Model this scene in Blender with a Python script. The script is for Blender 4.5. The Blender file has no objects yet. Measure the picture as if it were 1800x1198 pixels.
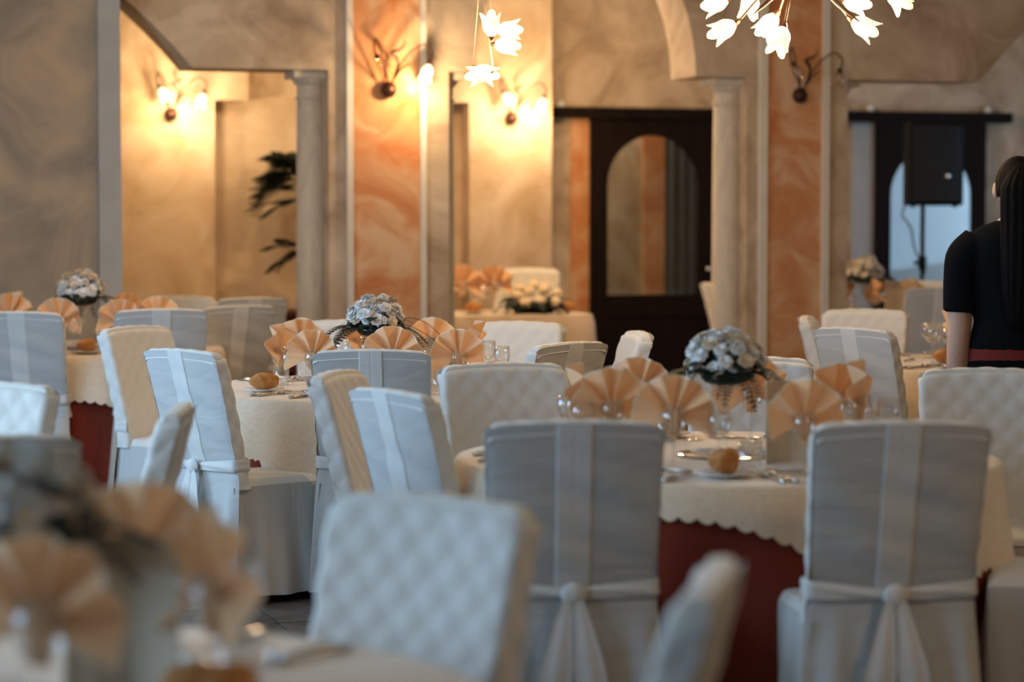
import bpy, bmesh, math, random
from mathutils import Vector, Matrix
random.seed(7)
PI = math.pi
S = bpy.context.scene
COL = S.collection

# ------------------------------------------------------------------ camera
FPX = 4250.0                        # focal length in pixels of an 1800 wide frame (85 mm)
CAMZ = 1.49
HORIZON = 368.0
TILT = math.atan((599 - HORIZON) / FPX)
cam_data = bpy.data.cameras.new('camera')
cam_data.lens = 85.0; cam_data.sensor_width = 36.0; cam_data.sensor_fit = 'HORIZONTAL'
cam_data.clip_start = 0.1; cam_data.clip_end = 100
cam_data.dof.use_dof = True
cam_data.dof.focus_distance = 9.3
cam_data.dof.aperture_fstop = 1.9
cam = bpy.data.objects.new('camera', cam_data); COL.objects.link(cam)
cam.location = (0, 0, CAMZ)
cam.rotation_euler = (PI / 2 - TILT, 0, 0)
S.camera = cam

# ------------------------------------------------------------------ light
S.view_settings.view_transform = 'Standard'
S.view_settings.look = 'None'
S.view_settings.gamma = 1.0
S.view_settings.use_curve_mapping = False
S.view_settings.exposure = -0.25
S.cycles.max_bounces = 6
S.cycles.diffuse_bounces = 3
S.cycles.glossy_bounces = 3
S.cycles.use_adaptive_sampling = True
S.cycles.adaptive_threshold = 0.04
S.cycles.transmission_bounces = 7
S.cycles.transparent_max_bounces = 24
S.cycles.caustics_reflective = False
S.cycles.caustics_refractive = False
S.cycles.use_denoising = True
S.cycles.sample_clamp_indirect = 6.0
w = bpy.data.worlds.new('daylight'); S.world = w; w.use_nodes = True
w.node_tree.nodes['Background'].inputs[0].default_value = (0.55, 0.75, 1.0, 1)
w.node_tree.nodes['Background'].inputs[1].default_value = 1.0

def area(name, loc, target, sx, sy, power, col):
    l = bpy.data.lights.new(name, 'AREA'); l.shape = 'RECTANGLE'; l.size = sx; l.size_y = sy
    l.energy = power; l.color = col
    o = bpy.data.objects.new(name, l); COL.objects.link(o)
    o.location = loc
    d = Vector(target) - Vector(loc)
    o.rotation_euler = d.to_track_quat('-Z', 'Z').to_euler()
    return o
def point(name, loc, power, col, r=0.03, parent=None):
    l = bpy.data.lights.new(name, 'POINT'); l.energy = power; l.color = col; l.shadow_soft_size = r
    o = bpy.data.objects.new(name, l); COL.objects.link(o); o.location = loc
    if parent: o.parent = parent
    return o
DAY = (0.43, 0.69, 1.0)
WARM = (1.0, 0.70, 0.40)
# daylight that falls in through the windows of the side walls and of the wall behind the camera
for yy, pw in ((2.6, 72), (5.6, 125), (8.6, 130)):
    area('window_daylight', (-4.4, yy, 1.75), (0, yy + .6, 0.9), 2.2, 2.0, pw, DAY)
area('window_daylight', (-2.0, -2.85, 1.75), (-1.0, 6, 0.9), 3.0, 2.0, 8, DAY)
area('window_daylight', (5.3, 17.9, 1.75), (2.5, 18.3, 1.2), 1.6, 2.0, 30, DAY)
area('window_daylight', (5.4, 21.2, 1.75), (2.6, 21.4, 1.4), 1.0, 2.0, 75, (0.42, 0.68, 1.0))

# ------------------------------------------------------------------ helpers
cr, sr = math.cos(TILT), math.sin(TILT)
def ray(px, py):
    a = (px - 900) / FPX; b = (599 - py) / FPX
    return Vector((a, cr + b * sr, -sr + b * cr))
def at(px, py, Y):
    d = ray(px, py); t = Y / d.y
    return Vector((d.x * t, Y, CAMZ + d.z * t))
def xat(px, Y): return (px - 900) / FPX * Y
PHI = math.radians(18)
UX, UY = math.cos(PHI), math.sin(PHI)
ARC_Y = 14.8
def wp(u, n, z): return Vector((u * UX - n * UY, ARC_Y + u * UY + n * UX, z))
def uz(px, py, n):                  # where a sight line meets the wall plane at depth n behind the arcade
    d = ray(px, py)
    o = Vector((-n * UY, ARC_Y + n * UX, 0)); nn = Vector((-UY, UX, 0))
    t = (o.dot(nn)) / d.dot(nn)
    p = Vector((d.x * t, d.y * t, CAMZ + d.z * t))
    q = p - o
    return q.x * UX + q.y * UY, p.z
def uu(px, n): return uz(px, HORIZON, n)[0]

class MB:
    def __init__(s): s.v = []; s.f = []
    def add(s, vs, fs):
        b = len(s.v); s.v += [tuple(x) for x in vs]; s.f += [tuple(i + b for i in f) for f in fs]; return s
    def grid(s, fn, nu, nv, cu=False, cv=False):
        vs = [fn(i / nu, j / nv) for j in range(nv if cv else nv + 1) for i in range(nu if cu else nu + 1)]
        w_ = nu if cu else nu + 1; h_ = nv if cv else nv + 1
        fs = []
        for j in range(nv):
            for i in range(nu):
                a = j * w_ + i; b = j * w_ + (i + 1) % w_
                c = ((j + 1) % h_) * w_ + (i + 1) % w_; d = ((j + 1) % h_) * w_ + i
                fs.append((a, b, c, d))
        return s.add(vs, fs)
    def lathe(s, prof, seg=20, c=(0, 0, 0)):
        def fn(u, v):
            k = min(int(round(v * (len(prof) - 1))), len(prof) - 1); r, z = prof[k]
            a = 2 * PI * u
            return (c[0] + r * math.cos(a), c[1] + r * math.sin(a), c[2] + z)
        return s.grid(fn, seg, len(prof) - 1, cu=True)
    def box(s, x0, x1, y0, y1, z0, z1):
        vs = [(x, y, z) for z in (z0, z1) for y in (y0, y1) for x in (x0, x1)]
        return s.add(vs, [(0, 2, 3, 1), (4, 5, 7, 6), (0, 1, 5, 4), (2, 6, 7, 3), (0, 4, 6, 2), (1, 3, 7, 5)])
    def wbox(s, u0, u1, n0, n1, z0, z1):
        vs = [wp(u, n, z) for z in (z0, z1) for n in (n0, n1) for u in (u0, u1)]
        return s.add(vs, [(0, 2, 3, 1), (4, 5, 7, 6), (0, 1, 5, 4), (2, 6, 7, 3), (0, 4, 6, 2), (1, 3, 7, 5)])
    def tube(s, pts, rad, seg=8, cap=True):
        pts = [Vector(p) for p in pts]; n = len(pts)
        if not isinstance(rad, (list, tuple)): rad = [rad] * n
        t0 = (pts[1] - pts[0]).normalized()
        ref = Vector((0, 0, 1)) if abs(t0.z) < .9 else Vector((1, 0, 0))
        a = t0.cross(ref).normalized(); vs = []
        for i in range(n):
            t = (pts[min(i + 1, n - 1)] - pts[max(i - 1, 0)]).normalized()
            a = (a - t * a.dot(t)).normalized(); b = t.cross(a)
            for k in range(seg):
                q = 2 * PI * k / seg
                vs.append(pts[i] + (a * math.cos(q) + b * math.sin(q)) * rad[i])
        fs = [(i * seg + k, i * seg + (k + 1) % seg, (i + 1) * seg + (k + 1) % seg, (i + 1) * seg + k) for i in range(n - 1) for k in range(seg)]
        if cap:
            fs.append(tuple(range(seg - 1, -1, -1))); fs.append(tuple((n - 1) * seg + k for k in range(seg)))
        return s.add(vs, fs)
    def ell(s, c, r, seg=16, rings=10):
        def fn(u, v):
            a = 2 * PI * u; p = PI * (v * .998 + .001)
            return (c[0] + r[0] * math.sin(p) * math.cos(a), c[1] + r[1] * math.sin(p) * math.sin(a), c[2] - r[2] * math.cos(p))
        return s.grid(fn, seg, rings, cu=True)
    def prism(s, poly, frame):      # poly: list of (a, z); frame(a, z, k) for k = 0, 1 gives the two faces
        n = len(poly)
        vs = [frame(a, z, 0) for a, z in poly] + [frame(a, z, 1) for a, z in poly]
        fs = [tuple(range(n)), tuple(range(2 * n - 1, n - 1, -1))]
        fs += [(i, i + n, (i + 1) % n + n, (i + 1) % n) for i in range(n)]
        return s.add(vs, fs)
    def me(s, name, mat, smooth=True, sharp=None):
        m = bpy.data.meshes.new(name); m.from_pydata(s.v, [], s.f); m.validate()
        bm = bmesh.new(); bm.from_mesh(m)
        bmesh.ops.recalc_face_normals(bm, faces=bm.faces)
        bm.to_mesh(m); bm.free()
        if smooth:
            m.polygons.foreach_set('use_smooth', [True] * len(m.polygons))
            if sharp: m.set_sharp_from_angle(angle=math.radians(sharp))
        m.materials.append(mat)
        return m

def ob(name, me, parent=None, loc=None, rz=0, sc=None, rot=None):
    o = bpy.data.objects.new(name, me); COL.objects.link(o)
    if parent: o.parent = parent
    if loc is not None: o.location = loc
    if rot: o.rotation_euler = rot
    elif rz: o.rotation_euler = (0, 0, rz)
    if sc is not None: o.scale = (sc, sc, sc) if not isinstance(sc, (tuple, list)) else sc
    return o
def tag(o, label, cat, group=None):
    o['label'] = label; o['category'] = cat
    if group: o['group'] = group
    return o
def empty(name, loc=(0, 0, 0), rz=0, sc=None):
    o = bpy.data.objects.new(name, None); COL.objects.link(o); o.location = loc; o.rotation_euler = (0, 0, rz)
    o.empty_display_size = .1
    if sc is not None: o.scale = (sc, sc, sc) if not isinstance(sc, (tuple, list)) else sc
    return o
def struct(o): o['kind'] = 'structure'; return o

# ------------------------------------------------------------------ materials
def mat(name, col, rough=.6, metal=0, spec=None, sheen=0, trans=0, emit=None, es=0, ior=None):
    m = bpy.data.materials.new(name); m.use_nodes = True
    b = m.node_tree.nodes['Principled BSDF']
    b.inputs['Base Color'].default_value = (*col, 1); b.inputs['Roughness'].default_value = rough
    b.inputs['Metallic'].default_value = metal
    if spec is not None: b.inputs['Specular IOR Level'].default_value = spec
    if sheen: b.inputs['Sheen Weight'].default_value = sheen
    if trans: b.inputs['Transmission Weight'].default_value = trans
    if ior: b.inputs['IOR'].default_value = ior
    if emit: b.inputs['Emission Color'].default_value = (*emit, 1); b.inputs['Emission Strength'].default_value = es
    return m
def noisy(name, cols, scale=3, dist=1.5, detail=6, rough=.75, bump=0, bscale=20, stretch=(1, 1, 1), spec=.3, stops=None, metal=0, coords='Object'):
    m = mat(name, cols[0], rough, metal, spec); nt = m.node_tree; N = nt.nodes; L = nt.links
    b = N['Principled BSDF']; tc = N.new('ShaderNodeTexCoord'); mp = N.new('ShaderNodeMapping')
    mp.inputs['Scale'].default_value = stretch; L.new(tc.outputs[coords], mp.inputs[0])
    n = N.new('ShaderNodeTexNoise'); n.inputs['Scale'].default_value = scale; n.inputs['Detail'].default_value = detail
    n.inputs['Distortion'].default_value = dist; n.inputs['Roughness'].default_value = .6
    L.new(mp.outputs[0], n.inputs['Vector'])
    r = N.new('ShaderNodeValToRGB'); e = r.color_ramp.elements
    while len(e) < len(cols): e.new(.5)
    for i, c in enumerate(cols):
        e[i].position = stops[i] if stops else .3 + .4 * i / (len(cols) - 1); e[i].color = (*c, 1)
    L.new(n.outputs['Fac'], r.inputs[0]); L.new(r.outputs[0], b.inputs['Base Color'])
    if bump:
        n2 = N.new('ShaderNodeTexNoise'); n2.inputs['Scale'].default_value = bscale; n2.inputs['Detail'].default_value = 5
        L.new(mp.outputs[0], n2.inputs['Vector'])
        bp = N.new('ShaderNodeBump'); bp.inputs['Strength'].default_value = bump; bp.inputs['Distance'].default_value = .01
        L.new(n2.outputs['Fac'], bp.inputs['Height']); L.new(bp.outputs[0], b.inputs['Normal'])
    return m

M = {}
M['plaster'] = noisy('sponged cream plaster', [(.40, .28, .18), (.54, .41, .28), (.68, .54, .39)], 2.2, 1.2, 10, .85, .2, 5, stops=[.34, .5, .66])
M['plaster_shaded'] = noisy('shade-darkened sponged plaster', [(.26, .23, .19), (.37, .31, .24), (.47, .37, .26)], 1.8, 1.2, 10, .85, .2, 5, stops=[.34, .5, .66])  # wall plaster made darker and greyer: the pier's shade is in the colour
M['plaster_warm'] = noisy('sponged honey plaster', [(.47, .32, .18), (.59, .44, .29), (.70, .56, .40)], 1.8, 1.2, 10, .85, .2, 5, stops=[.34, .5, .66])
M['orange'] = noisy('sponged terracotta plaster', [(.56, .20, .07), (.65, .31, .14), (.74, .48, .28)], 2.8, 1.3, 10, .85, .2, 5, stops=[.34, .5, .66])
M['blue_grey'] = noisy('grey painted plaster', [(.36, .38, .38), (.44, .46, .46)], 2.0, 1, 5, .8, .08, 8)
M['white_wall'] = noisy('white plaster', [(.62, .62, .60), (.72, .72, .70)], 2.0, 1, 5, .85)
M['moulding'] = noisy('cream moulding', [(.70, .62, .50), (.78, .71, .60)], 6, .5, 3, .6)
M['stone'] = noisy('mottled column stone', [(.50, .42, .32), (.62, .54, .42), (.70, .60, .45)], 9, 1.2, 6, .65, .05, 30, (1, 1, .5))
M['dark_wood'] = noisy('dark stained wood', [(.007, .004, .003), (.016, .009, .006)], 5, .6, 5, .6, .1, 30, (8, 8, .6), spec=.08)
M['red_wood'] = noisy('dark mahogany', [(.035, .010, .007), (.07, .018, .012)], 5, .6, 5, .4, .05, 30, (1, 8, 8))
M['tile'] = noisy('brown floor tile', [(.055, .046, .040), (.10, .083, .070), (.14, .115, .095)], 7, 1, 6, .45, .08, 14)
M['grout'] = mat('tile grout', (.035, .030, .027), .9)
M['ceiling'] = noisy('pale ceiling plaster', [(.62, .56, .46), (.70, .64, .54)], 2, 1, 4, .9)

def fabric(name, col, rough=.85, sheen=.25, wr=.25, scale=7, stretch=(1, 1, 1), spec=.2, thin=0):
    m = mat(name, col, rough, 0, spec, sheen); nt = m.node_tree; N = nt.nodes; L = nt.links; b = N['Principled BSDF']
    tc = N.new('ShaderNodeTexCoord'); mp = N.new('ShaderNodeMapping'); mp.inputs['Scale'].default_value = stretch
    L.new(tc.outputs['Object'], mp.inputs[0])
    n = N.new('ShaderNodeTexNoise'); n.inputs['Scale'].default_value = scale; n.inputs['Detail'].default_value = 2; n.inputs['Distortion'].default_value = .6
    L.new(mp.outputs[0], n.inputs['Vector'])
    bp = N.new('ShaderNodeBump'); bp.inputs['Strength'].default_value = wr; bp.inputs['Distance'].default_value = .02
    L.new(n.outputs['Fac'], bp.inputs['Height']); L.new(bp.outputs[0], b.inputs['Normal'])
    if thin:
        tr = N.new('ShaderNodeBsdfTranslucent'); tr.inputs[0].default_value = (*col, 1); L.new(bp.outputs[0], tr.inputs['Normal'])
        mx = N.new('ShaderNodeMixShader'); mx.inputs[0].default_value = thin
        L.new(b.outputs[0], mx.inputs[1]); L.new(tr.outputs[0], mx.inputs[2]); L.new(mx.outputs[0], N['Material Output'].inputs[0])
    return m
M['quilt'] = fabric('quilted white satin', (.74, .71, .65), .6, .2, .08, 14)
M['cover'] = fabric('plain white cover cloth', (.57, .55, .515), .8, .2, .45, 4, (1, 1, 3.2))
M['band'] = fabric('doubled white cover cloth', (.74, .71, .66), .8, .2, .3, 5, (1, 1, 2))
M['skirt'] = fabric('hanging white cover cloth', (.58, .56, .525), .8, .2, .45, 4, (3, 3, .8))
M['red_cloth'] = fabric('brick red table skirt cloth', (.20, .029, .013), .9, .15, .3, 5)
M['napkin'] = fabric('peach napkin cloth', (.92, .56, .30), .85, .3, .15, 20, thin=.12)
M['hem'] = fabric('pale napkin hem', (.90, .72, .52), .85, .3, .1, 20, thin=.12)
def damask():
    m = fabric('cream damask cloth', (.80, .67, .47), .55, .3, .12, 6); nt = m.node_tree; N = nt.nodes; L = nt.links; b = N['Principled BSDF']
    tc = N.new('ShaderNodeTexCoord'); n = N.new('ShaderNodeTexNoise'); n.inputs['Scale'].default_value = 26; n.inputs['Detail'].default_value = 2; n.inputs['Distortion'].default_value = 3.5
    L.new(tc.outputs['Object'], n.inputs['Vector'])
    r = N.new('ShaderNodeValToRGB'); r.color_ramp.elements[0].position = .46; r.color_ramp.elements[1].position = .54
    r.color_ramp.elements[0].color = (.79, .63, .46, 1); r.color_ramp.elements[1].color = (.84, .69, .52, 1)
    L.new(n.outputs['Fac'], r.inputs[0]); L.new(r.outputs[0], b.inputs['Base Color'])
    return m
M['damask'] = damask()
def thin_glass(name, tint, gloss, lo, hi):
    m = bpy.data.materials.new(name); m.use_nodes = True; nt = m.node_tree; N = nt.nodes; L = nt.links
    N.remove(N['Principled BSDF']); t = N.new('ShaderNodeBsdfTransparent'); t.inputs[0].default_value = (*tint, 1)
    g = N.new('ShaderNodeBsdfGlossy'); g.inputs['Roughness'].default_value = .03; g.inputs[0].default_value = (*gloss, 1)
    lw_ = N.new('ShaderNodeLayerWeight'); lw_.inputs[0].default_value = .35
    mr = N.new('ShaderNodeMapRange'); mr.inputs[3].default_value = lo; mr.inputs[4].default_value = hi
    L.new(lw_.outputs['Facing'], mr.inputs[0])
    mx = N.new('ShaderNodeMixShader'); L.new(mr.outputs[0], mx.inputs[0]); L.new(t.outputs[0], mx.inputs[1]); L.new(g.outputs[0], mx.inputs[2])
    L.new(mx.outputs[0], N['Material Output'].inputs[0]); return m
M['glass'] = thin_glass('clear glass', (.97, .97, .96), (.95, .95, .95), .05, .55)
M['pane'] = thin_glass('door glass', (.90, .93, .93), (.8, .8, .8), .04, .35)
M['silver'] = mat('polished cutlery steel', (.62, .60, .57), .22, 1)
M['mirror'] = mat('mirror plate', (.55, .57, .58), .06, 1)
M['china'] = mat('white china', (.80, .80, .78), .2)
M['bread'] = noisy('crusty bread', [(.40, .14, .035), (.56, .25, .08), (.70, .42, .19)], 22, .8, 4, .8, .3, 60, spec=.2)
M['leaf'] = noisy('dark fern green', [(.004, .008, .004), (.012, .022, .010)], 20, .5, 3, .6)
M['bloom'] = noisy('white petals', [(.80, .76, .70), (.93, .90, .86)], 1.5, .5, 3, .85)
M['rose'] = noisy('cream rose petals', [(.80, .62, .42), (.90, .76, .58)], 1.5, .5, 3, .8)
M['card'] = noisy('cream menu card', [(.70, .60, .46), (.76, .66, .52)], 12, 1, 3, .8)
M['card_band'] = noisy('embossed card band', [(.50, .38, .26), (.66, .50, .35)], 40, 2, 3, .7)
M['bronze'] = noisy('dark bronze', [(.035, .015, .010), (.10, .040, .022)], 25, .5, 3, .4, .4, 60, metal=.6)
M['brass'] = mat('antique copper', (.42, .19, .08), .35, .9)
M['pale_brass'] = mat('pale brass', (.70, .52, .30), .4, .7)
def lamp_glass(name, strength):
    m = mat(name, (.9, .8, .6), .3, 0, .4); nt = m.node_tree; N = nt.nodes; L = nt.links; b = N['Principled BSDF']
    tc = N.new('ShaderNodeTexCoord'); sp = N.new('ShaderNodeSeparateXYZ'); L.new(tc.outputs['Object'], sp.inputs[0])
    r = N.new('ShaderNodeValToRGB'); e = r.color_ramp.elements
    e[0].position = .0; e[0].color = (1, .80, .50, 1); e[1].position = .11; e[1].color = (1.0, .66, .30, 1)
    L.new(sp.outputs[2], r.inputs[0])
    L.new(r.outputs[0], b.inputs['Emission Color']); b.inputs['Emission Strength'].default_value = strength
    return m
M['lit'] = lamp_glass('lit tulip glass', 2.0); M['lit'].cycles.emission_sampling = 'NONE'
M['unlit'] = thin_glass('unlit tulip glass', (.93, .86, .76), (.8, .7, .6), .12, .5)
M['black'] = mat('black plastic', (.006, .006, .0065), .6, 0, .12)
M['grille'] = noisy('black speaker grille', [(.008, .008, .009), (.016, .016, .017)], 200, 0, 1, .7)
M['chrome'] = mat('chrome', (.7, .7, .7), .25, 1)
M['skin'] = noisy('skin', [(.52, .31, .21), (.58, .36, .25)], 14, .5, 3, .55)
M['tshirt'] = fabric('black jersey', (.006, .006, .007), .95, 0, .3, 8, spec=.04)
M['trousers'] = fabric('black trouser cloth', (.005, .005, .006), .95, 0, .3, 8, spec=.04)
M['apron'] = fabric('dark red apron cloth', (.16, .020, .014), .9, .1, .2, 8)
M['hair'] = noisy('dark brown hair', [(.003, .002, .002), (.007, .0045, .004)], 30, .3, 3, .6, .3, 60, (6, 6, .3), spec=.05)
M['sky_curtain'] = noisy('pale blue wall', [(.60, .66, .70), (.70, .75, .78)], 3, 1, 4, .8)
M['charcoal'] = mat('charcoal curtain', (.05, .055, .06), .8)

# ================================================================== THE ROOM
ZC = 3.45
# ---- floor: slab with tiles laid on it
fl = struct(ob('floor', MB().box(-4.7, 7.5, -3.2, 24, -.10, -.006).me('floor', M['grout'], False)))
TS = .36
tile_me = MB().box(-.1765, .1765, -.1765, .1765, -.006, 0).me('tile', M['tile'], False)
field = MB()
for i in range(-16, 40):
    for j in range(-62, 30):
        p = wp(i * TS, j * TS, 0)
        if not (-4.5 < p.x < 5.0 and -2.8 < p.y < 20): continue
        if -1.75 < p.x < .15 and 7.6 < p.y < 10.4:
            ob('tile', tile_me, fl, (p.x, p.y, random.uniform(-.0008, .0008)), PHI)
        else:
            q = [wp(i * TS + a, j * TS + b, 0) for a, b in ((-.1765, -.1765), (.1765, -.1765), (.1765, .1765), (-.1765, .1765))]
            field.add(q, [(0, 1, 2, 3)])
o = ob('tile_field', field.me('tile_field', M['tile'], False), fl); o['kind'] = 'stuff'
struct(ob('ceiling', MB().box(-4.7, 7.5, -3.2, 24, ZC, ZC + .1).me('ceiling', M['ceiling'], False)))
# ---- outer walls with window openings
def wall_openings(name, axis, c, t, lo, hi, opens, z0, z1, m):
    b = MB(); cur = lo
    def bx(a0, a1, za, zb):
        if axis == 'x': b.box(c, c + t, a0, a1, za, zb)
        else: b.box(a0, a1, c, c + t, za, zb)
    for a, e in opens:
        bx(cur, a, 0, ZC); bx(a, e, 0, z0); bx(a, e, z1, ZC); cur = e
    bx(cur, hi, 0, ZC)
    return struct(ob(name, b.me(name, m, False)))
wall_openings('wall_left', 'x', -4.7, .2, -3.2, 24, [(yy - 1.1, yy + 1.1) for yy in (2.6, 5.6, 8.6)], .7, 2.7, M['plaster'])
wall_openings('wall_right', 'x', 5.3, .2, -3.2, 20.62, [(17.0, 18.7)], .7, 2.7, M['plaster'])
wall_openings('wall_rear', 'y', -3.2, .2, -4.5, 5.3, [(-3.5, -.5)], .7, 2.7, M['plaster'])

# ---- arcade
T = .42
zl = (uz(460, 121, 0)[1] + uz(1270, 135, 0)[1] + uz(1600, 141, 0)[1]) / 3
uL, uP1a, uP1b, uMa, uMb, uP2a, uP2b, uR = [uu(x, 0) for x in (340, 578, 789, 836, 1222, 1312, 1489, 1720)]
poly = []
R0, A0 = 3.0, math.radians(50)
cxl, czl = uL - R0 * math.sin(A0), zl - R0 * math.cos(A0)
poly.append((cxl, ZC))
for k in range(17):
    a = A0 * k / 16; poly.append((cxl + R0 * math.sin(a), czl + R0 * math.cos(a)))
poly += [(uP1a, zl), (uP1a, 0), (uP1b, 0), (uP1b, zl)]
mc, ma, mb_ = (uMa + uMb) / 2, (uMb - uMa) / 2, .98
for k in range(25):
    a = PI - PI * k / 24; poly.append((mc + ma * math.cos(a), zl + mb_ * math.sin(a)))
poly += [(uP2a, zl), (uP2a, 0), (uP2b, 0), (uP2b, zl)]
cxr, czr = uR + R0 * math.sin(A0), zl - R0 * math.cos(A0)
for k in range(17):
    a = A0 * (1 - k / 16); poly.append((cxr - R0 * math.sin(a), czr + R0 * math.cos(a)))
poly.append((cxr, ZC))
wall_arc = struct(ob('wall_arcade', MB().prism(poly, lambda a, z, k: wp(a, k * T, z)).me('wall_arcade', M['plaster'], True, 35)))
# terracotta panels and slim mouldings on the two pillars
nt_ = [0]
def trim(px0, px1, n0, n1, m, z0=0, z1=ZC):
    nt_[0] += 1
    return struct(ob('trim_%d' % nt_[0], MB().wbox(uu(px0, n0), uu(px1, n0), n0, n1, z0, z1).me('trim', m, False)))
for a, b_, c, d in ((611, 622, 740, 750), (1336, 1349, 1446, 1458)):
    trim(b_ - 1, c + 1, -.012, 0, M['orange'])
    trim(a, b_, -.035, 0, M['moulding']); trim(c, d, -.035, 0, M['moulding'])
# left pier with a grey painted end strip
struct(ob('wall_pier', MB().wbox(uu(-700, -.1), uu(176, -.1), -.1, T, 0, ZC).me('wall_pier', M['plaster_shaded'], False)))
trim(175, 214, -.16, T, M['blue_grey'])

def column(u, label):
    r = .092; n = T * .5
    e = empty('column', wp(u, n, 0), PHI)
    ob('base', MB().lathe([(0, 0), (.12, 0), (.12, .05), (.105, .07), (.112, .09), (.098, .11), (0, .11)], 24).me('base', M['stone'], True, 40), e)
    ob('shaft', MB().lathe([(r * 1.04, .11), (r * 1.03, .8), (r, 1.6), (r * .95, zl - .17)], 24).me('shaft', M['stone']), e)
    zc = zl - .17
    ob('capital', MB().lathe([(r * .95, zc), (r * 1.05, zc + .005), (r * 1.05, zc + .018), (r * .95, zc + .024), (r * .95, zc + .085), (r * 1.12, zc + .095), (r * 1.3, zc + .122), (r * 1.3, zc + .126), (0, zc + .126)], 24).me('capital', M['stone'], True, 40), e)
    ob('abacus', MB().box(-.135, .125, -.135, .135, zl - .044, zl - .001).me('abacus', M['stone'], False), e)
    tag(e, label, 'column', 'columns of the arcade')
column(uu(548, T * .5), 'round stone column beside the palm, left of the lit wall lamp')
column(uu(1277, T * .5), 'round stone column beside the dark arched door')
column(uP1b + .0, 'stone column behind the pillar with the lit wall lamp')
column(uP2b + .0, 'stone column behind the pillar with the unlit wall lamp')

# ---- back room
NB, NR, ND = 3.45, 3.65, 3.9
zb1 = uz(400, 176, NB)[1]
p1 = [(uu(120, NB), 0), (uu(378, NB), 0), (uu(378, NB), zb1), (uu(438, NB), zb1), (uu(438, NB), ZC), (uu(120, NB), ZC)]
struct(ob('wall_back', MB().prism(p1, lambda a, z, k: wp(a, NB + k * .25, z)).me('wall_back', M['plaster_warm'], False)))
zb2 = uz(810, 180, NB)[1]
p2 = [(uu(825, NB), 0), (uu(970, NB), 0), (uu(970, NB), ZC), (uu(760, NB), ZC), (uu(760, NB), zb2), (uu(825, NB), zb2)]
struct(ob('wall_back', MB().prism(p2, lambda a, z, k: wp(a, NB + k * .6, z)).me('wall_back', M['plaster_warm'], False)))
struct(ob('wall_recess', MB().wbox(uu(60, NR), uu(838, NR), NR, NR + .2, 0, ZC).me('wall_recess', M['plaster_warm'], False)))
zd1, zd2 = uz(1150, 222, ND)[1], uz(1640, 232, ND)[1]
pd = [(uu(960, ND), ZC), (uu(960, ND), 0), (uu(1056, ND), 0), (uu(1056, ND), zd1), (uu(1242, ND), zd1), (uu(1242, ND), 0), (uu(1555, ND), 0),
      (uu(1555, ND), zd2), (uu(1720, ND), zd2), (uu(1720, ND), 0), (6.84, 0), (6.84, ZC)]
struct(ob('wall_doors', MB().prism(pd, lambda a, z, k: wp(a, ND + k * .15, z)).me('wall_doors', M['plaster'], False)))
trim(1004, 1041, ND - .02, ND, M['orange'], 0, uz(1020, 208, ND)[1])
trim(1497, 1538, ND - .03, ND, M['blue_grey'], 0, uz(1510, 216, ND)[1])
# the passage behind the doors
NH = 5.0
struct(ob('wall_passage', MB().wbox(uu(900, NH), uu(1480, NH), NH, NH + .15, 0, ZC).me('wall_passage', M['plaster'], False)))
trim(1131, 1170, NH - .04, NH, M['orange'])
struct(ob('wall_passage', MB().wbox(uu(1480, NH), 8.0, NH, NH + .15, 0, ZC).me('wall_passage', M['white_wall'], False)))
struct(ob('wall_passage_end', MB().wbox(7.85, 8.0, ND, NH, 0, ZC).me('wall_passage_end', M['white_wall'], False)))
cur = MB()
def curt(u, v):
    a = uu(1171, NH - .12) + u * .62
    return wp(a, NH - .10 + .025 * math.sin(u * 44), .02 + 2.6 * v)
cur.grid(curt, 60, 2)
tag(ob('curtain', cur.me('curtain', M['charcoal'])), 'charcoal curtain hanging behind the arched glass of the dark door', 'curtain')

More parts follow.
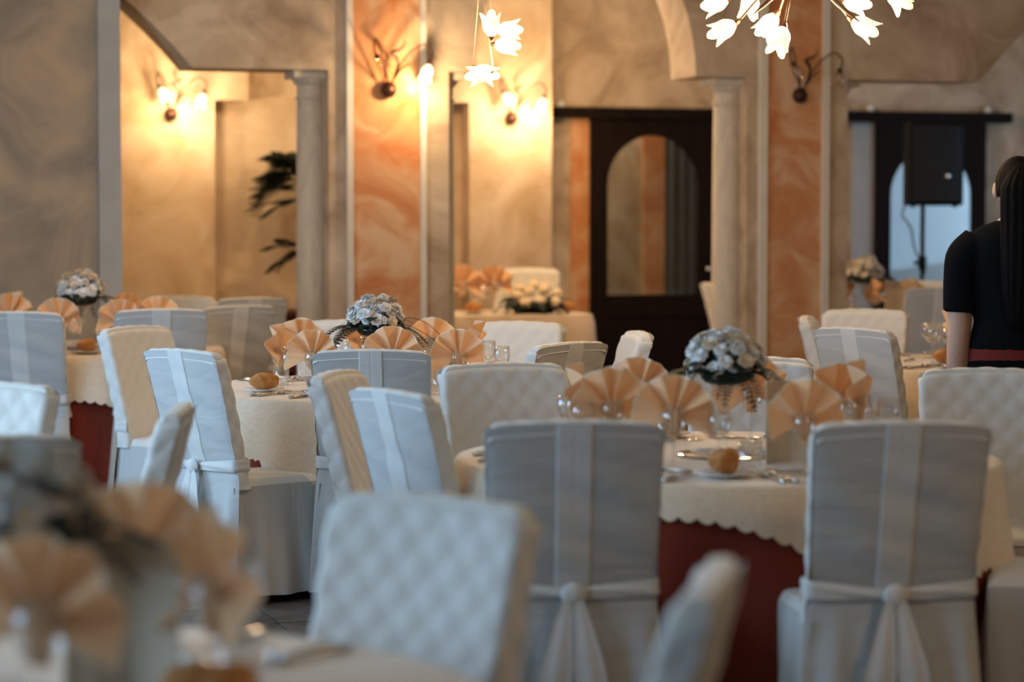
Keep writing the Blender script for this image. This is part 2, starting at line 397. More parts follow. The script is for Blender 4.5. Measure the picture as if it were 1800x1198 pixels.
# ---- sliding doors with arched glass
def arch_loop(u0, u1, z0, z1, k=20):
    zs = z1 - (u1 - u0) / 2; c = (u0 + u1) / 2; r = (u1 - u0) / 2
    return [(u1, z0)] + [(c + r * math.cos(PI * i / k), zs + r * math.sin(PI * i / k)) for i in range(k + 1)] + [(u0, z0)]
def sliding_door(name, px, glass, ztop):
    n0, n1 = ND - .085, ND - .03
    nm = (n0 + n1) / 2
    ua, ub = uu(px[0], n0), uu(px[1], n0)
    g0, g1 = uu(glass[0], n0), uu(glass[1], n0)
    z0 = uz(1150, glass[3], n0)[1]; z1 = uz(1150, glass[2], n0)[1]
    e = empty(name, wp((ua + ub) / 2, nm, 0)); struct(e)
    inv = Matrix.Translation(-e.location)
    inner = arch_loop(g0, g1, z0, z1)
    c = ((g0 + g1) / 2, z0 + .45 * (z1 - z0))
    outer = []
    for i, (a, z) in enumerate(inner):
        if i == 0: outer.append((ub, z0)); continue
        if i == len(inner) - 1: outer.append((ua, z0)); continue
        dx, dz = a - c[0], z - c[1]
        t = min((ub - c[0]) / dx if dx > 1e-6 else 1e9, (ua - c[0]) / dx if dx < -1e-6 else 1e9, (ztop - c[1]) / dz if dz > 1e-6 else 1e9)
        outer.append((c[0] + dx * t, c[1] + dz * t))
    # snap nearest outer points to the corners
    for cn in ((ub, ztop), (ua, ztop)):
        k = min(range(1, len(outer) - 1), key=lambda i: (outer[i][0] - cn[0]) ** 2 + (outer[i][1] - cn[1]) ** 2); outer[k] = cn
    b = MB(); n = len(inner)
    vs = [wp(a, q, z) for q in (n0, n1) for a, z in outer + inner]
    fs = []
    for i in range(n - 1):
        fs += [(i, i + 1, n + i + 1, n + i), (2 * n + i, 3 * n + i, 3 * n + i + 1, 2 * n + i + 1),
               (n + i, n + i + 1, 3 * n + i + 1, 3 * n + i), (i, 2 * n + i, 2 * n + i + 1, i + 1)]
    fs += [(n, 2 * n - 1, 4 * n - 1, 3 * n)]
    b.add(vs, fs); b.wbox(ua, ub, n0, n1, .02, z0)
    o = ob('door_leaf', b.me('door_leaf', M['dark_wood'], False), e); o.matrix_parent_inverse = inv
    o = ob('pane', MB().prism(inner, lambda a, z, k: wp(a, nm + .004 * (k - .5) * 2, z)).me('pane', M['pane'], False), e); o.matrix_parent_inverse = inv
    p0, p1, q0, q1 = ua + .12, ub - .12, .16, z0 - .14
    for a0, a1, za, zz in ((p0, p1, q1 - .03, q1), (p0, p1, q0, q0 + .03), (p0, p0 + .03, q0 + .03, q1 - .03), (p1 - .03, p1, q0 + .03, q1 - .03)):
        o = ob('panel_moulding', MB().wbox(a0, a1, n0 - .014, n0, za, zz).me('panel_moulding', M['dark_wood'], False), e); o.matrix_parent_inverse = inv
    return e, n0, inv
ztop1 = uz(1150, 206, ND - .085)[1]
d1, dn, inv = sliding_door('door_1', (1040, 1262), (1068, 1229, 238, 518), ztop1)
kb = uz(1243, 473, dn)
o = ob('door_knob', MB().lathe([(0, -.045), (.018, -.043), (.026, -.03), (.02, -.016), (.010, -.01), (.010, 0)], 14).me('door_knob', M['chrome']), d1, wp(kb[0], dn, kb[1]), rot=(-PI / 2, 0, PHI)); o.matrix_parent_inverse = inv
d2, dn, inv = sliding_door('door_2', (1541, 1733), (1566, 1710, 258, 500), uz(1640, 216, ND - .085)[1])
ur0, ur1 = uu(968, ND - .13), uu(1779, ND - .13)
zr0, zr1 = (uz(1100, 207, ND - .13)[1] + uz(1600, 215, ND - .13)[1]) / 2, (uz(1100, 189, ND - .13)[1] + uz(1600, 196, ND - .13)[1]) / 2
rail = empty('door_rail', wp((ur0 + ur1) / 2, ND - .1, 0))
inv = Matrix.Translation(-rail.location)
o = ob('beam', MB().wbox(ur0, ur1, ND - .13, ND - .002, zr0, zr1).me('beam', M['dark_wood'], False), rail); o.matrix_parent_inverse = inv
for px in (988, 1532, 1738):
    q = wp(uu(px, ND - .09), ND - .06, zr1 + .02)
    o = ob('roller', MB().ell((0, 0, 0), (.03, .02, .03), 12, 8).me('roller', M['china']), rail, q); o.matrix_parent_inverse = inv
tag(rail, 'long dark wooden rail above the two sliding doors', 'rail')

# ================================================================== LAMPS
def tulip_mesh(name, m, L_=.085, R_=.031):
    b = MB()
    def fn(u, v):
        a = 2 * PI * u
        lobe = (.5 + .5 * math.cos(4 * a)) ** .6
        z = v * (L_ * .74 + L_ * .28 * lobe * v ** 3)
        r = R_ * (.45 + .55 * math.sin(min(v, .55) / .55 * PI / 2)) * (1 - .16 * max(0, v - .5) * 2 * (1 - lobe)) + R_ * .26 * lobe * (max(0, v - .66) / .34) ** 1.6
        r *= 1 + .03 * math.sin(12 * a) * v
        return (r * math.cos(a), r * math.sin(a), z)
    b.grid(fn, 32, 12, cu=True)
    b.lathe([(0, 0), (R_ * .42, 0)], 32)
    return b.me(name, m)
TUL_LIT = tulip_mesh('shade', M['lit']); TUL_OFF = tulip_mesh('shade', M['unlit'])
SOCK = MB().lathe([(0, -.022), (.006, -.02), (.009, -.012), (.016, 0), (.013, .006), (0, .006)], 12).me('socket', M['bronze'])
SOCK_B = MB().lathe([(0, -.022), (.006, -.02), (.009, -.012), (.014, 0), (.012, .006), (0, .006)], 12).me('socket', M['brass'])
def smooth_path(pts, n=24):
    pts = [Vector(p) for p in pts]; P = [pts[0] * 2 - pts[1]] + pts + [pts[-1] * 2 - pts[-2]]; out = []
    m = len(pts) - 1
    for i in range(n + 1):
        t = i / n * m; k = min(int(t), m - 1); f = t - k; a, b, c, d = P[k:k + 4]
        out.append(.5 * ((2 * b) + (c - a) * f + (2 * a - 5 * b + 4 * c - d) * f * f + (3 * b - a - 3 * c + d) * f ** 3))
    return out
def blade(pts, wid, th=.0015):      # thin metal leaf along a path
    b = MB(); pts = smooth_path(pts, 14); n = len(pts) - 1
    def fn(u, v):
        k = int(round(v * n)); p = pts[k]; t = (pts[min(k + 1, n)] - pts[max(k - 1, 0)]).normalized()
        s_ = t.cross(Vector((0, 1, .3))).normalized(); nn = t.cross(s_)
        w_ = wid * math.sin(PI * min(.98, .08 + v * .9)) ** .8
        a = 2 * PI * u
        return p + s_ * w_ * math.cos(a) + nn * (th + .15 * w_) * math.sin(a)
    return b.grid(fn, 8, n, cu=True)
def sconce(loc, lit, label, power):
    e = empty('wall_lamp', loc, PHI)
    ob('ball', MB().ell((0, -.03, 0), (.048, .048, .05), 20, 14).me('ball', M['bronze']), e)
    ob('wall_plate', MB().lathe([(0, 0), (.036, 0), (.036, .01), (0, .012)], 20).me('wall_plate', M['bronze']), e, (0, 0, 0), rot=(PI / 2, 0, 0))
    arms = ([(-.01, -.05, .03), (-.043, -.075, .146), (-.072, -.10, .243), (-.100, -.12, .295), (-.117, -.13, .262), (-.110, -.135, .205), (-.098, -.14, .185)],
            [(.010, -.05, .03), (.058, -.075, .142), (.11, -.10, .214), (.187, -.12, .267), (.237, -.13, .236), (.240, -.135, .20), (.222, -.14, .150)])
    for k, pts in enumerate(arms):
        a = ob('arm', MB().tube(smooth_path(pts, 30), .0052, 8).me('arm', M['bronze']), e)
        t = (Vector(pts[-1]) - Vector(pts[-2])).normalized()
        q = t.to_track_quat('Z', 'Y').to_euler()
        ob('socket', SOCK, a, pts[-1], rot=q, sc=1.3)
        sh = ob('shade', TUL_LIT if lit[k] else TUL_OFF, a, Vector(pts[-1]) + t * .006, rot=q, sc=1.15)
        if lit[k]: point('bulb_light', Vector(pts[-1]) + t * .12 + Vector((0, -.10, 0)), power, WARM, .03, e)
    ob('leaf', blade([(.02, -.055, .06), (.047, -.07, .146), (.034, -.09, .185), (-.002, -.11, .216), (.04, -.12, .232), (.066, -.125, .255), (.075, -.12, .292)], .010).me('leaf', M['bronze']), e)
    ob('leaf', blade([(-.01, -.05, .04), (-.035, -.09, .10), (-.062, -.12, .15)], .008).me('leaf', M['bronze']), e)
    ob('leaf', blade([(.02, -.05, .05), (.06, -.09, .12), (.11, -.12, .155)], .007).me('leaf', M['bronze']), e)
    tag(e, label, 'wall lamp', 'two-armed tulip wall lamps')
def wl(px, py, n): u, z = uz(px, py, n); return wp(u, n, z)
sconce(wl(681, 158, -.012), (0, 1), 'bronze tulip wall lamp on the pillar with only one glass lit', 25)
sconce(wl(1403, 168, -.012), (0, 0), 'unlit bronze tulip wall lamp on the terracotta pillar', 0)
sconce(wl(299, 201, NB), (1, 1), 'lit tulip wall lamp on the honey wall beside the palm', 15)
sconce(wl(897, 208, NB), (1, 1), 'lit tulip wall lamp on the honey wall above the rose table', 17)

def chandelier(hub, tulips, label, d0, metal, extra=0):
    e = empty('chandelier', hub)
    H = Vector(hub)
    ob('hub', MB().lathe([(0, -.07), (.012, -.065), (.02, -.05), (.014, -.035), (.035, -.015), (.042, .01), (.03, .04), (.014, .055), (.012, .10), (0, .10)], 20).me('hub', metal), e)
    ob('rod', MB().tube([(0, 0, .08), (0, 0, ZC - H.z - .03)], .007 - .003 * extra, 8).me('rod', metal), e)
    ob('canopy', MB().lathe([(0, -.06), (.02, -.055), (.055, -.02), (.06, 0), (0, 0)], 20).me('canopy', metal), e, (0, 0, ZC - H.z))
    for (sx, sy, tx, ty, dd, bend) in tulips:
        s_ = at(sx, sy, d0 + dd) - H; t_ = at(tx, ty, d0 + dd + (.02 if dd > 0 else -.03)) - H
        d = (t_ - s_).normalized()
        mid = Vector((s_.x * .5, s_.y * .5, s_.z * .38 + .02 + bend))
        a = ob('arm', MB().tube(smooth_path([(s_.x * .06, s_.y * .06, -.01), mid, s_ - d * .02], 18), .0042 - .0026 * extra, 8).me('arm', metal), e)
        q = d.to_track_quat('Z', 'Y').to_euler()
        ob('socket', SOCK_B, a, s_ - d * .004, rot=q)
        ob('shade', TUL_LIT, a, s_, rot=(q[0], q[1], q[2]), sc=1.16)
    tag(e, label, 'chandelier')
    return e
c1 = at(1405, -34, 9.0)
ch1 = chandelier(c1, [(1290, 42, 1246, 66, -.05, 0), (1364, 27, 1340, 56, .10, 0), (1377, 50, 1366, 86, -.26, .0), (1500, 36, 1550, 66, -.08, 0),
                      (1484, -2, 1533, 14, .22, .03), (1278, -2, 1234, 14, .16, .03), (1322, -12, 1316, 20, .30, .03), (1566, -20, 1586, 8, .05, .05)],
                 'copper chandelier of lit tulip glasses hanging above the vase table', 9.0, M['brass'])
for pts in ([(.06, -.10, -.02), (.12, -.17, -.10), (.20, -.2, -.17)], [(-.05, -.08, -.02), (-.12, -.14, -.08), (-.19, -.17, -.14)]):
    ob('leaf', blade(pts, .008).me('leaf', M['brass']), ch1)
point('bulb_light', (0, 0, -.16), 44, WARM, .12, ch1)
c2 = at(842, -52, 10.6)
ch2 = chandelier(c2, [(864, 62, 862, 30, -.25, .0), (876, 53, 914, 51, .0, 0), (872, 78, 910, 80, -.1, 0), (838, 121, 868, 134, .2, 0), (860, 126, 828, 134, -.1, 0)],
                 'cluster of lit tulip glasses hanging before the lit wall lamp', 10.6, M['pale_brass'], 1)
point('bulb_light', (.10, -.10, -.36), 26, WARM, .10, ch2)
# unseen chandelier copies, added above the frame as warm fill light
def copy_tree(o, parent=None):
    c = o.copy(); COL.objects.link(c)
    if parent: c.parent = parent
    for ch in list(o.children): copy_tree(ch, c)
    return c
for loc, lb in (((2.4, 4.2, 2.45), 'unseen chandelier added as warm fill over the open floor beside the vase table'), ((-2.1, 11.6, 2.92), 'unseen chandelier added as warm fill over the table by the shaded pier'), ((1.3, 12.4, 2.97), 'unseen chandelier added as warm fill over the table before the terracotta pillar'),
                ((.2, 16.4, 3.22), 'unseen chandelier added as warm fill over the rose table'), ((-2.0, 16.0, 3.22), 'unseen chandelier added as warm fill before the honey wall beside the palm')):
    c = copy_tree(ch1); c.location = loc
    for k in list(c.children):
        if k.name.startswith('rod'): k.scale = (1, 1, (ZC - loc[2] - .03) / (ZC - c1.z - .03))
        if k.name.startswith('canopy'): k.location.z = ZC - loc[2]
    tag(c, lb, 'chandelier')
    if 'rose table' in lb:
        for k in c.children:
            if k.type == 'LIGHT': k.data = k.data.copy(); k.data.energy = 125

# unseen globe lamp added to brighten the passage behind the doors
gp = wp(1.55, NH - .55, ZC)
e = empty('passage_fill_lamp', gp)
ob('mount', MB().lathe([(0, 0), (.07, 0), (.06, -.03), (.02, -.05), (0, -.05)], 20).me('mount', M['brass'], True, 40), e)
ob('globe', MB().ell((0, 0, -.15), (.11, .11, .11), 20, 14).me('globe', M['lit']), e)
tag(e, 'unseen globe lamp added to brighten the passage behind the dark door', 'lamp')
point('bulb_light', (0, 0, -.42), 75, (1, .84, .62), .1, e)

# ================================================================== CHAIRS (slip-covered, local front = +Y, origin below the back)
HT, ZS, TH = .95, .47, .062
def rec(z):                          # how far the back leans behind the seat line
    return -.115 * max(0, (z - ZS) / (HT - ZS)) ** 1.15
def hw(z):
    if z >= .52: return .210 + .013 * (z - .52) / (HT - .52)
    return .210 + .042 * ((.52 - z) / .52) ** .8
def dia(a, b, p=.088, h=.006):
    x, y = (a / p + b / p), (a / p - b / p)
    return h * (abs(math.sin(PI * x)) * abs(math.sin(PI * y))) ** .45
def curve(xn): return .016 * xn * xn
def crown(xn): return .010 * math.cos(PI / 2 * xn) - .012 * abs(xn) ** 16
def quilt_panel():
    b = MB(); rr = .018
    def path(s, z):                 # s in 0..1 round the left edge, the front, the right edge
        h = hw(z); e = TH - rr
        tot = 2 * e + 2 * (rr * PI / 2) + 2 * (h - rr); d = s * tot; q = rr * PI / 2
        if d < e: return (-h, -TH + d), (-1, 0)
        d -= e
        if d < q: a = d / rr; return (-h + rr - rr * math.cos(a), -rr + rr * math.sin(a)), (-math.cos(a), math.sin(a))
        d -= q
        if d < 2 * (h - rr): return (-h + rr + d, 0), (0, 1)
        d -= 2 * (h - rr)
        if d < q: a = d / rr; return (h - rr + rr * math.sin(a), -rr + rr * math.cos(a)), (math.sin(a), math.cos(a))
        d -= q
        return (h, -rr - d), (1, 0)
    def fn(u, v):
        z = ZS - .03 + (HT - ZS + .03) * v
        (x, y), (nx, ny) = path(u, z)
        tot = 2 * (TH + hw(z))
        k = dia((u - .5) * tot, z) * min(1, (1 - v) / .03 + .2)
        t = max(0, (v - .965) / .035)
        xs = x * (1 - .03 * t * t); zz = z - .006 * t * t
        return (xs + nx * k, y + ny * k + rec(z) + curve(x / hw(z)) - .012 * t * t * (1 if y > -.03 else 0), zz + crown(max(-1, min(1, x / hw(z)))) * v ** 8)
    b.grid(fn, 76, 46)
    def top(u, v):
        xn = -1 + 2 * u; x = xn * (hw(HT) - .004); y = -TH + .004 + (TH - .010) * v
        ed = min(1 - abs(xn), .5 * min(v, 1 - v)); e_ = min(1, ed / .10)
        d = .034 * math.sqrt(max(0, 1 - (1 - e_) ** 2)) + dia(x, y, .088, .004) * e_
        return (x, y + rec(HT) + curve(xn), HT - .030 + d + crown(xn))
    b.grid(top, 60, 12)
    return b.me('quilt_panel', M['quilt'])
def back_y(xn, z):
    y = -TH - .002 + .006 * abs(xn) ** 20 + rec(z) + curve(xn)
    if z < .50:
        t = (.50 - z) / .47
        return y - (.055 * t + .016 * t * math.sin(xn * 9 + .6) + .012 * t * math.sin(xn * 17))
    pinch = math.exp(-((z - .52) / .07) ** 2)
    return y + .012 * pinch - (.004 * math.sin(xn * 5 + z * 14) + .0025 * math.sin(z * 55 + xn * 4)) * (1 - pinch) * (1 - abs(xn) ** 6) * min(1, max(0, (HT - .02 - z) / .10))
def back_panel():
    b = MB()
    def fn(u, v):
        z = .035 + (HT - .03) * v; xn = -1 + 2 * u; x = xn * (hw(min(z, HT)) + .004)
        if z < .50: x += .008 * (.50 - z) / .47 * math.sin(xn * 11)
        return (x, back_y(xn, z), min(z, HT) + crown(xn) * v ** 8)
    b.grid(fn, 40, 50)
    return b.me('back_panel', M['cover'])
def back_band():
    b = MB()
    def fn(u, v):
        z = .53 + (HT - .53) * v; xn = (-1 + 2 * u); x = .046 * xn
        y = back_y(x / hw(z), z) - (.0035 if abs(xn) < .99 else -.002) + (.0012 if abs(xn) < .04 else 0)
        return (x, y, z + .010 * v ** 8)
    b.grid(fn, 30, 28)
    return b.me('back_band', M['band'])
def seat():
    b = MB()
    def fn(u, v):
        x = -1 + 2 * u; y = v
        W = .205 + .02 * y
        edge = min(1 - abs(x), (1 - y) * 1.0, 1) ; d = min(1, edge / .10)
        z = ZS - .022 + .022 * math.sqrt(max(0, 1 - (1 - d) ** 2)) + .014 * (1 - x * x) * math.sin(PI * min(.5 + y * .4, 1)) + dia(x * W, y * .43, .088, .005) * d
        return (x * W, -.03 + y * .455, z)
    b.grid(fn, 36, 36)
    return b.me('seat', M['quilt'])
def skirt():
    b = MB(); D = .425
    pts = []
    n = 120
    def fn(u, v):
        L1, L2 = D + .06, .45
        tot = 2 * L1 + L2; d = u * tot; t = v
        fx = 1 + .10 * t
        if d < L1: x, y = -.205 - .02 * d / L1, -.06 + d; nx, ny = -1, 0
        elif d < L1 + L2: x, y = -.225 + (d - L1), D; nx, ny = 0, 1
        else: x, y = .225 - .02 * (d - L1 - L2) / L1, D - (d - L1 - L2); nx, ny = 1, 0
        fold = .010 * math.sin(d * 31) + .008 * math.sin(d * 53 + 1) + .012 * math.sin(d * 12)
        cor = sum(math.exp(-((d - c) / .03) ** 2) for c in (L1, L1 + L2))
        out = t * (.028 + fold) - .030 * cor * t
        return (x * 1.005 + nx * out, y + ny * out, ZS - .022 - t * (ZS - .055) + .004 * math.sin(d * 20) * t)
    b.grid(fn, n, 10)
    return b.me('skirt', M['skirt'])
def sash():
    b = MB(); z0 = .525
    def fn(u, v):
        h = hw(.52) + .007
        L1 = TH + .01; L2 = 2 * h; tot = 2 * L1 + L2; d = u * tot
        if d < L1: x, y = -h, 0 - d
        elif d < L1 + L2: x, y = -h + (d - L1), -L1
        else: x, y = h, -L1 + (d - L1 - L2)
        xn = x / h
        c = abs(xn) if abs(y) > L1 - .002 else 1
        w_ = .024 * (.55 + .45 * c)
        zz = z0 + (v - .5) * 2 * w_ + .012 * c - .006
        bul = .005 * math.sin(PI * v) + .002 * math.sin(v * 9 + xn * 6)
        yy = y + rec(z0) + curve(xn) - (bul if abs(y) > L1 - .002 else 0)
        return (x + (bul * (1 if x > 0 else -1) if abs(y) < L1 - .002 else 0), yy, zz)
    b.grid(fn, 44, 6)
    return b.me('sash', M['band'])
def knot():
    b = MB()
    def fn(u, v):
        a = 2 * PI * u; p = PI * (v * .99 + .005)
        r = 1 + .10 * math.sin(5 * a + 3 * v)
        return (.032 * math.sin(p) * math.cos(a) * r, .015 * math.sin(p) * math.sin(a) * r, .029 * -math.cos(p))
    b.grid(fn, 18, 10, cu=True)
    return b.me('knot', M['band'])
def tail(sgn):
    b = MB(); p0 = Vector((0, -TH - .014, .515))
    def fn(u, v):
        z = .515 - .40 * v; t = v
        y = -TH - .018 + rec(z) - .055 * max(0, (.50 - z) / .47) - .020 - .010 * math.sin(v * 5)
        xc = sgn * (.012 + .055 * v ** .8)
        w_ = .010 + .030 * min(1, v * 2.2)
        k = (u - .5) * 2
        return (xc + w_ * k, y - .006 * math.cos(k * 4) * v, z - (.03 * k * sgn if v > .99 else 0))
    b.grid(fn, 8, 16)
    return b.me('tail', M['band'])
CH = dict(q=quilt_panel(), b=back_panel(), c=back_band(), s=seat(), k=skirt(), h=sash(), n=knot(), tl=tail(-1), tr=tail(1))
leg_me = MB().tube([(0, 0, 0), (0, 0, .43)], .016, 8).me('leg', M['dark_wood'])
CHAIRS = {}
def chair(key, px, Y, phi, label, sc=1.0, group='slip-covered banquet chairs', X=None):
    a = math.radians(phi)
    f = Vector((math.sin(a), math.cos(a), 0))
    P = Vector((xat(px, Y) if X is None else X, Y, 0)) + f * (.145 * sc)
    e = empty('chair', P, -a, sc)
    ob('quilt_panel', CH['q'], e); bp = ob('back_panel', CH['b'], e); ob('back_band', CH['c'], bp)
    ob('seat', CH['s'], e); ob('skirt', CH['k'], e)
    h = ob('sash', CH['h'], e)
    ob('knot', CH['n'], h, (0, -TH - .026 + rec(.525), .520)); ob('tail', CH['tl'], h); ob('tail', CH['tr'], h)
    for x, y in ((-.18, -.03), (.18, -.03), (-.19, .38), (.19, .38)): ob('leg', leg_me, e, (x, y, 0))
    tag(e, label, 'chair', group)
    CHAIRS[key] = (P, f)
    return e
# table centres
T1, T2, T3, T4, T5, T6, T7 = (.645, 7.25), (-.50, 10.10), (-2.35, 12.95), (2.42, 11.65), (-2.05, 6.4), (-.82, 3.5), (2.64, 16.78)
chair('A', 1010, 6.02, -2, 'white chair with plain banded back and bow, left of the red table skirt')
chair('B', 1587, 6.00, -5, 'white chair with plain banded back and bow, right of the red table skirt')
chair('C', 882, 8.28, 163, 'quilted cream chair facing us behind the bow-backed chair, diamond stitching clear')
chair('D', 585, 7.85, 104, 'quilted chair turned sideways showing its thin edge, beside the tiled floor')
chair('E', 684, 7.05, 58, 'bright blue-lit plain chair angled between the sideways chair and the quilted chair')
chair('I', 1738, 8.00, 188, 'pale quilted chair standing before the woman in black')
chair('J', 0, 6.75, -78, 'chair cut off by the picture edge with only its quilted seat showing', X=1.92)
chair('K', 1318, 8.62, 182, 'quilted chair half hidden behind the tall flower vase')
chair('F', -8, 7.36, 205, 'blue-white quilted chair cut by the picture edge below the grey plain chair')
chair('N5', 318, 6.5, -93, 'narrow edge-on white chair in front of the long blue-lit chair')
chair('X5', -30, 5.6, -25, 'blurred beige chair back peeping from behind the foreground flowers')
chair('G', 768, 4.42, 215, 'large blurred quilted chair in the foreground beside the close table')
chair('H', 1262, 3.50, -80, 'blurred edge-on chair at the bottom edge before the red skirt')
chair('c315', 318, 9.10, 46, 'blue-lit plain chair with a centre band, sash and long skirt reaching the tiles')
chair('c652', 652, 9.08, 2, 'plain grey-shaded chair with a centre seam below the fern bouquet')
chair('c225', 232, 10.9, 122, 'quilted chair with grey side and tan front beside the blue-lit plain chair')
chair('c912', 912, 11.35, 196, 'pale quilted chair in front of the rose table')
chair('c605', 605, 11.5, 178, 'cream quilted chair behind the fern bouquet and fan napkins')
chair('c1000', 1003, 9.58, -50, 'peach-lit plain chair with a white edge behind the quilted chair')
chair('c1126', 1126, 10.4, -97, 'small edge-on white chair before the dark door')
chair('R', 30, 12.0, 6, 'grey shaded plain chair at the picture edge below the fan napkins', 1.02)
chair('S', 283, 12.1, -16, 'taupe shaded plain chair in front of the honey wall', 1.03)
chair('T', 316, 14.7, 186, 'faint quilted chair against the honey wall behind a napkin fan')
chair('U', 421, 13.25, -34, 'tan plain chair with a band, before another chair near the stone column')
chair('V', 444, 14.45, -30, 'pale chair half hidden behind the tan banded chair near the stone column')
chair('L', 1500, 10.75, 50, 'blue-grey plain chair with a bright band beside the terracotta pillar')
chair('M', 1416, 11.9, 101, 'narrow edge-on cream chair standing against the terracotta pillar')
chair('N', 1522, 12.75, 193, 'cream quilted chair behind the blue-grey banded chair')
chair('Q', 1655, 15.4, -5, 'beige chair back beside the black sleeve of the woman', 1.03)
chair('P', 1612, 17.9, 184, 'faint beige chair below the loudspeaker pole')
chair('O', 1246, 17.3, 82, 'cream edge-on chair between the dark door and the stone column')
chair('Z', 925, 17.75, 180, 'golden-lit chair standing behind the rose table', 1.1)

# ================================================================== TABLES
def cloth_mesh(R_, a, th0, zt, boost=None, scal=True, seed=0):
    rnd = random.Random(seed); ph = [rnd.uniform(0, 6) for _ in range(4)]
    n = 416; b = MB()
    drops = [.0, .012, .06, .14, .25, .4, .55, .7, .85, .97, 1.0]
    def drop(t):
        c = max(abs(math.cos(t - th0)), abs(math.sin(t - th0)))
        d = a / c - R_
        if boost:
            q = (t - boost[0] + PI) % (2 * PI) - PI; d += boost[1] * math.exp(-(q / boost[2]) ** 2)
        return min(d, .40)
    vs = [(0, 0, zt)]; rings = []
    radii = [.3, .6, .9, .985]
    for r in radii: rings.append([(R_ * r * math.cos(2 * PI * i / n), R_ * r * math.sin(2 * PI * i / n), zt) for i in range(n)])
    for k, f in enumerate(drops):
        ring = []
        for i in range(n):
            t = 2 * PI * i / n; D = drop(t)
            fold = (math.sin(t * 15 + ph[0]) * .6 + math.sin(t * 23 + ph[1]) * .4)
            dz = D * f
            r = R_ + .006 + .012 * (1 - math.exp(-dz * 60)) + dz * .10 + fold * .085 * dz
            z = zt - .004 - dz
            if k == len(drops) - 1 and scal: z -= .014 * abs(math.sin(t * 52))
            ring.append((r * math.cos(t), r * math.sin(t), z))
        rings.append(ring)
    for r in rings: vs += r
    fs = [(0, 1 + i, 1 + (i + 1) % n) for i in range(n)]
    for k in range(len(rings) - 1):
        for i in range(n):
            fs.append((1 + k * n + i, 1 + (k + 1) * n + i, 1 + (k + 1) * n + (i + 1) % n, 1 + k * n + (i + 1) % n))
    return b.add(vs, fs)
def skirt_mesh(R_, zt, seed):
    rnd = random.Random(seed); p = [rnd.uniform(0, 6) for _ in range(3)]; b = MB(); n = 200
    def fn(u, v):
        t = 2 * PI * u; f = math.sin(t * 13 + p[0]) * .6 + math.sin(t * 19 + p[1]) * .4
        r = R_ - .004 + v * .06 + f * .055 * v
        return (r * math.cos(t), r * math.sin(t), zt - .006 - v * (zt - .035))
    b.grid(fn, n, 10, cu=True)
    b.add([(R_ * .99 * math.cos(2 * PI * i / 60), R_ * .99 * math.sin(2 * PI * i / 60), zt - .005) for i in range(60)], [tuple(range(60))])
    return b
ZT = .75
def round_table(c, name, R_=.80, th=0, seed=0, over=.085, boost=None):
    e = empty('round_table', (c[0], c[1], 0))
    ob('tabletop', MB().lathe([(0, ZT - .04), (R_ - .02, ZT - .04), (R_ - .014, ZT - .025), (R_ - .02, ZT - .012), (0, ZT - .012)], 40).me('tabletop', M['dark_wood'], True, 40), e)
    ob('pedestal', MB().lathe([(.05, .05), (.04, .3), (.05, .5), (.09, ZT - .04)], 16).me('pedestal', M['dark_wood']), e)
    ob('foot', MB().lathe([(0, 0), (.30, 0), (.30, .02), (.08, .05), (0, .06)], 24).me('foot', M['dark_wood'], True, 40), e)
    tag(e, 'round wooden pedestal table hidden under cloths ' + name, 'table', 'round banquet tables')
    o = ob('underskirt', skirt_mesh(R_, ZT, seed).me('underskirt', M['red_cloth']), None, (c[0], c[1], 0))
    tag(o, 'brick red floor-length cloth on the table ' + name, 'tablecloth', 'red under cloths')
    o = ob('tablecloth', cloth_mesh(R_ + .006, R_ + over, th, ZT + .001, boost, True, seed).me('tablecloth', M['damask']), None, (c[0], c[1], 0))
    tag(o, 'cream scalloped damask overcloth on the table ' + name, 'tablecloth', 'cream over cloths')
NM = {1: 'with the mirror plate and tall vase', 2: 'with the fern bouquet', 3: 'beside the shaded pier', 4: 'behind the woman in black', 5: 'behind the foreground flowers',
      6: 'in the blurred foreground', 7: 'beneath the loudspeaker'}
round_table(T1, NM[1], .80, math.radians(-105), 1, .085, (math.radians(-18), .20, math.radians(26)))
round_table(T2, NM[2], .80, math.radians(-62), 2, .15)
round_table(T3, NM[3], .78, math.radians(-80), 3, .22)
round_table(T4, NM[4], .80, math.radians(-60), 4, .26)
round_table(T5, NM[5], .80, math.radians(-60), 5)
round_table(T6, NM[6], .80, math.radians(-60), 6)
round_table(T7, NM[7], .60, math.radians(-60), 7, .26)

# ---- tableware
def wine_me():
    return [MB().lathe([(.004, .098), (.012, .101), (.027, .113), (.036, .136), (.0365, .156), (.031, .186), (.0298, .186), (.035, .156), (.0345, .137), (.026, .115), (.011, .104), (0, .103)], 20).me('bowl', M['glass']),
            MB().lathe([(.006, .004), (.0042, .02), (.0038, .06), (.0045, .098)], 10).me('stem', M['glass']),
            MB().lathe([(0, 0), (.033, 0), (.034, .002), (.016, .005), (.006, .010), (0, .010)], 20).me('foot', M['glass'])]
WINE = wine_me()
TUMB = MB().lathe([(0, 0), (.028, 0), (.031, .004), (.036, .088), (.0345, .088), (.0295, .010), (0, .010)], 22).me('tumbler', M['glass'])
def wine(x, y, label, z=ZT + .002, sc=1.0, group='stemmed glasses'):
    e = empty('wine_glass', (x, y, z), 0, sc)
    for nme, me in zip(('bowl', 'stem', 'foot'), WINE): ob(nme, me, e)
    tag(e, label, 'glass', group)
def tumbler(x, y, label, z=ZT + .002):
    tag(ob('tumbler', TUMB, None, (x, y, z)), label, 'glass', 'water tumblers')
